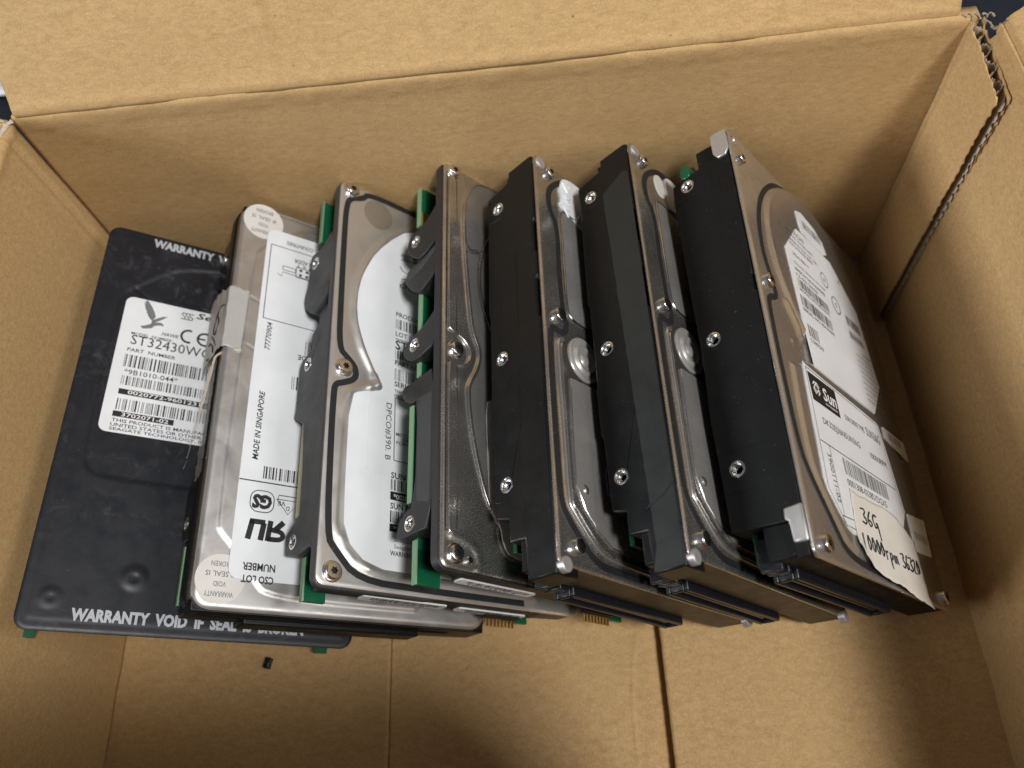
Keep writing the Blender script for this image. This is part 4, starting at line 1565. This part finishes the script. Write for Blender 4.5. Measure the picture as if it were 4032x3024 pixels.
def panel(name, origin, ud, vd, ul, vl, hfun=None, thick=4.0, nu=120, nv=70, ragged=(), mat='cardboard', seed=1, umap=None):
    """board whose good face is displaced along n = ud x vd; thickness goes the other way"""
    u_, v_ = np.array(ud, float), np.array(vd, float)
    u_ /= np.linalg.norm(u_)
    v_ /= np.linalg.norm(v_)
    n = np.cross(u_, v_)
    U, V = np.meshgrid(np.linspace(0, ul, nu), np.linspace(0, vl, nv), indexing='ij')
    r = np.random.default_rng(seed)

    def rag(m, amp):
        return np.convolve(r.normal(0, amp, m + 4), np.ones(3) / 3, 'same')[2:-2]
    if 'u1' in ragged:
        U = U + (U / ul) ** 12 * rag(nv, 0.10)[None, :]
    if 'u0' in ragged:
        U = U + (1 - U / ul) ** 12 * rag(nv, 0.10)[None, :]
    if 'v1' in ragged:
        V = V + (V / vl) ** 12 * rag(nu, 0.5)[:, None]
    H = hfun(U, V) if hfun else np.zeros_like(U)
    P = np.array(origin, float) + U[..., None] * u_ + V[..., None] * v_ + H[..., None] * n
    Q = P - n * thick
    ids = np.arange(nu * nv).reshape(nu, nv)
    F = [tuple(q) for q in np.stack([ids[:-1, :-1], ids[1:, :-1], ids[1:, 1:], ids[:-1, 1:]], -1).reshape(-1, 4)]
    o = nu * nv
    F += [tuple(x + o for x in q[::-1]) for q in F]
    rim = list(ids[:, 0]) + list(ids[-1, 1:]) + list(ids[-2::-1, -1]) + list(ids[0, -2:0:-1])
    F += [(rim[i], rim[i] + o, rim[(i + 1) % len(rim)] + o, rim[(i + 1) % len(rim)]) for i in range(len(rim))]
    b = MB()
    b.add(P.reshape(-1, 3).tolist() + Q.reshape(-1, 3).tolist(), F)
    return b.build(name, M[mat], box, recalc=False)


def crease(d_, w, h):
    return h * np.exp(-(d_ / w) ** 2)


def h_back(U, V):
    h = wob(U, V, 3, 0.25)
    top = HB - V
    h += crease(top - 2.6, 2.4, 0.32) * (0.8 + 0.2 * np.sin(U * 0.35 + 2 * np.sin(U * 0.05)))
    h += crease(top - 5.2, 1.0, 0.25) * np.sin(U * 0.21) ** 2
    h -= 0.6 * np.exp(-(top / 0.8) ** 2)
    h += 0.12 * wob(U * 6, V * 3, 5, 0.4) * np.exp(-(top / 9) ** 2)
    return h


# back wall faces -y : u along -x?  n = u x v ; u=(1,0,0), v=(0,0,1) -> n=(0,-1,0)
panel('back_wall', (0, 0, 0), (1, 0, 0), (0, 0, 1), XR, HB, h_back, nu=220, nv=110)
A = math.radians(32)


def h_flap(U, V):
    h = wob(U, V, 7, 0.35)
    h += -0.5 * np.exp(-(V / 1.0) ** 2) + 0.35 * np.exp(-((V - 2.5) / 1.5) ** 2)
    c = chaikin([(96.0, 3.0), (88.5, 18.0), (87.0, 36.0), (84, 70), (82, 100)], 2)
    dd = dist_poly(U, V, c)
    h += 0.55 * np.exp(-(dd / 0.8) ** 2) + 0.5 * np.where(U < 90, np.exp(-dd / 10), 0)
    return h


panel('back_flap', (1.5, 0, HB), (1, 0, 0), (0, math.sin(A), math.cos(A)), XR - 7.5, 105, h_flap, nu=240, nv=110, ragged=('u0', 'u1'), seed=11)


def h_side(U, V):
    h = wob(U, V, 9, 0.3)
    top = HB - V
    h += crease(top - 2, 1.6, 0.6) - 1.0 * np.exp(-(top / 0.8) ** 2)
    return h


def h_left(U, V):
    d_ = -YF - U
    h = h_side(U, V)
    h += crease(d_ - 4.5, 2.0, 0.8) + crease(d_ - 9.5, 1.4, 0.5) - 0.6 * np.exp(-((d_ - 7.2) / 0.8) ** 2)
    h += 0.25 * np.exp(-(d_ / 12) ** 2) * wob(U * 5, V * 2, 15, 0.5)
    return h


# left wall faces +x: u=(0,1,0), v=(0,0,1)
panel('left_wall', (0, YF, 0), (0, 1, 0), (0, 0, 1), -YF, HB, h_left, nu=180, nv=90)
# right wall faces -x: u=(0,-1,0), v=(0,0,1)
panel('right_wall', (XR + 1.4, -8.5, 0), (0, -1, 0), (0, 0, 1), -YF - 8.5, HB + 4, h_side, nu=160, nv=90)
panel('front_wall', (XR, YF, 0), (-1, 0, 0), (0, 0, 1), XR, HB, None, nu=60, nv=30)
B_ = math.radians(38)
panel('right_flap', (XR + 1.4, -9, HB + 4), (0, -1, 0), (math.sin(B_), 0, math.cos(B_)), -YF - 9, 84, lambda U, V: wob(U, V, 21, 0.4) - 0.9 * np.exp(-(V / 1.2) ** 2) + 0.5 * np.exp(-((V - 3) / 1.6) ** 2),
      nu=160, nv=80, ragged=('u0',), seed=12)
C_ = math.radians(150)
panel('left_flap', (-6.0, YF + 3, HB - 0.5), (0, 1, 0), (-math.sin(C_), 0, math.cos(C_)), -YF - 1, 110, lambda U, V: wob(U, V, 22, 0.4), nu=100, nv=60)
D_ = math.radians(17)      # unseen flap, its lean and narrowed width shaped to shade the near floor
panel('front_shade_flap', (232, YF, HB), (-1, 0, 0), (0, math.sin(D_), math.cos(D_)), 229, 105, None, nu=40, nv=20)

# bottom: two inner flaps with the outer panels below showing between them
SM, G0, G1 = 102.07, 195.2, 200.0
panel('bottom_flap', (-2.0, YF, 0), (1, 0, 0), (0, 1, 0), SM + 2.0, -YF, lambda U, V: wob(U, V, 31, 0.12) - 0.0, thick=3.2, nu=90, nv=260, ragged=('u1',), seed=31)
panel('bottom_flap', (SM + 0.15, YF, -1.4), (1, 0, 0), (0, 1, 0), G0 - SM - 0.15, -YF,
      lambda U, V: wob(U, V, 32, 0.12) + 0.4 * np.exp(-(dist_poly(U, V, chaikin([(87.5, 20), (85.0, 60), (87.0, 85), (90, 95)], 2)) / 0.35) ** 2), thick=3.2, nu=140, nv=140, seed=32)
panel('bottom_flap', (G1, YF, 0), (1, 0, 0), (0, 1, 0), XR - G1 + 3.4, -YF, lambda U, V: wob(U, V, 33, 0.15), thick=3.2, nu=90, nv=260, ragged=('u0',), seed=33)
panel('bottom_panel', (-3, YF - 3, -4.8), (1, 0, 0), (0, 1, 0), XR + 6, -YF + 6, None, thick=3.0, nu=20, nv=20)

# glue tab of the back wall folded onto the right wall, corrugated cut edge towards the viewer
TAB = 30.2
XT = XR - 2.6
b = MB()
n = 90
for side, x in ((0, XT), (1, XT + 3.6)):
    V, F = [], []
    for i in range(n + 1):
        v = i / n
        for j in range(31):
            u_ = j / 30
            top = HB - 0.8 - 3.4 * u_
            y = -0.4 - u_ * TAB
            if j == 30:
                y += 0.35 * math.sin(i * 2.1) + rnd.uniform(-.25, .25)
            z = v * top + (rnd.uniform(-.5, .5) if i == n else 0)
            xx = x + (0.12 * math.sin(i * 0.3 + side) + (0.5 * math.exp(-((u_ * TAB - 4) / 2.5) ** 2) - 0.6 * math.exp(-((u_ * TAB - 1.5) / 1.2) ** 2)) * -1)
            V.append((xx, y, z))
    for i in range(n):
        for j in range(30):
            a = i * 31 + j
            F.append((a, a + 31, a + 32, a + 1))
    b.add(V, F)
tab = b.build('glue_tab', M['cardboard'], box, recalc=False)
s = tab.modifiers.new('thick', 'SOLIDIFY')
s.thickness = 0.45 * MM
s.offset = 0
b = MB()
V, F = [], []
nf = 120
for i in range(nf + 1):
    u_ = i / nf
    y = -0.6 - u_ * (TAB - 2.4)
    x = XT + 1.8 + 1.45 * math.sin(y / 6.6 * 2 * math.pi)
    for j in range(41):
        z = j / 40 * (HB - 1.2 - 3.4 * u_)
        yy = y
        if i == nf:
            yy += 0.9 * abs(math.sin(j * 1.7)) - 0.3
        if j == 40:
            z += rnd.uniform(-0.6, 0.7)
        V.append((x, yy, z))
for i in range(nf):
    for j in range(40):
        a = i * 41 + j
        F.append((a, a + 41, a + 42, a + 1))
b.add(V, F)
fl = b.build('corrugation', M['flute'], tab, recalc=False)
s = fl.modifiers.new('thick', 'SOLIDIFY')
s.thickness = 0.3 * MM
b = MB()     # toothed inner edge of the second liner along the cut
V, F = [], []
nz_ = 140
for i in range(nz_ + 1):
    z = i / nz_ * (HB - 5)
    V += [(XT + 3.2, -TAB + 2.0, z), (XT + 3.0 - 0.6 * abs(math.sin(i * 1.2)), -TAB - 0.6 - 0.5 * math.sin(i * 1.2), z)]
F = [(2 * i, 2 * i + 1, 2 * i + 3, 2 * i + 2) for i in range(nz_)]
b.add(V, F)
b.build('torn_edge', M['torn'], tab, recalc=False)
# torn paper at the corners
b = MB()
for k in range(3):
    p = [(-1.5 + rnd.uniform(-.4, .4), 0.5, HB - 2 - k), (-2.6, -1.5, HB + 1.2), (-5.2, -3.2, HB + 2.2), (-7.4, -6.0, HB + 1.4), (-7.6, -9.0, HB - 0.5)]
    if k == 0:
        b.tube(chaikin(p, 2), 0.42, 6)
p = [(0.6, -0.6, HB - 0.5), (-1.0, -2.4, HB - 0.2), (-0.6, -5.0, HB + 0.2), (-2.0, -6.6, HB + 0.1), (-3.2, -9.2, HB - 0.4), (-1.4, -11.4, HB - 0.6)]
b.tube(chaikin(p, 2), [0.9 * rnd.uniform(0.5, 1.2) for _ in chaikin(p, 2)], 6)
b.build('torn_paper', M['torn'], box)
b = MB()
for k in range(5):
    x0 = XR - 6 + k * 2.0
    p = [(x0, 0.4 + rnd.uniform(-.5, .5), HB - 1.5), (x0 + 1.0, 0.8 + rnd.uniform(-1, .6), HB + 0.6), (x0 + 2.2, -0.6 + rnd.uniform(-1, .6), HB + rnd.uniform(-0.8, 0.4))]
    b.tube(chaikin(p, 2), [0.45 * rnd.uniform(0.3, 1.2) for _ in chaikin(p, 2)], 6)
p = [(XR + 1, -1.5, HB - 0.6), (XR + 1.8, -4.0, HB + 0.4), (XR + 1.6, -6.5, HB + 0.2), (XR + 1.9, -9.0, HB + 2.8), (XR + 2.6, -9.6, HB + 6)]
b.tube(chaikin(p, 2), [0.5 * rnd.uniform(0.3, 1.3) for _ in chaikin(p, 2)], 6)
b.build('torn_paper', M['flute'], box)

# ------------------------------------------------------------------ small things and the surface under the box
b = MB()
b.box(-1.3, 1.3, -2.6, 2.6, 0, 4.6)
b.box(-1.5, 1.5, -2.8, -1.6, 0.4, 4.2)
o = b.build('jumper_cap', M['plastic'], None, bevel=0.3)
o.location = Vector((57.0, -154.6, 0.25)) * MM
o.rotation_euler = (0, 0, math.radians(-14))
o.scale = (0.72, 0.72, 0.72)
o['label'] = "tiny black plastic jumper lying on the box floor in front of the leftmost drive"
o['category'] = 'jumper cap'
b = MB()
b.box(-2500, 2500, -2500, 2500, -30, -8.2)
o = b.build('floor', M['floor'], None, smooth=False)
o['kind'] = 'structure'
b = MB()
V, F = [], []
for i in range(25):
    for j in range(15):
        x, y = -330 + 240 * i / 24, 168 + 42 * j / 14
        V.append((x, y, -7.2 + 1.4 * (1 + math.sin(i * 0.7 + j * 0.5)) + 0.8 * (1 + math.sin(j * 1.1))))
for i in range(24):
    for j in range(14):
        a = i * 15 + j
        F.append((a, a + 15, a + 16, a + 1))
b.add(V, F)
o = b.build('paper_sheet', M['paper'], None)
s = o.modifiers.new('thick', 'SOLIDIFY')
s.thickness = 0.4 * MM
o['label'] = "pale crumpled sheet on the dark floor beyond the box's back left corner"
o['category'] = 'paper sheet'
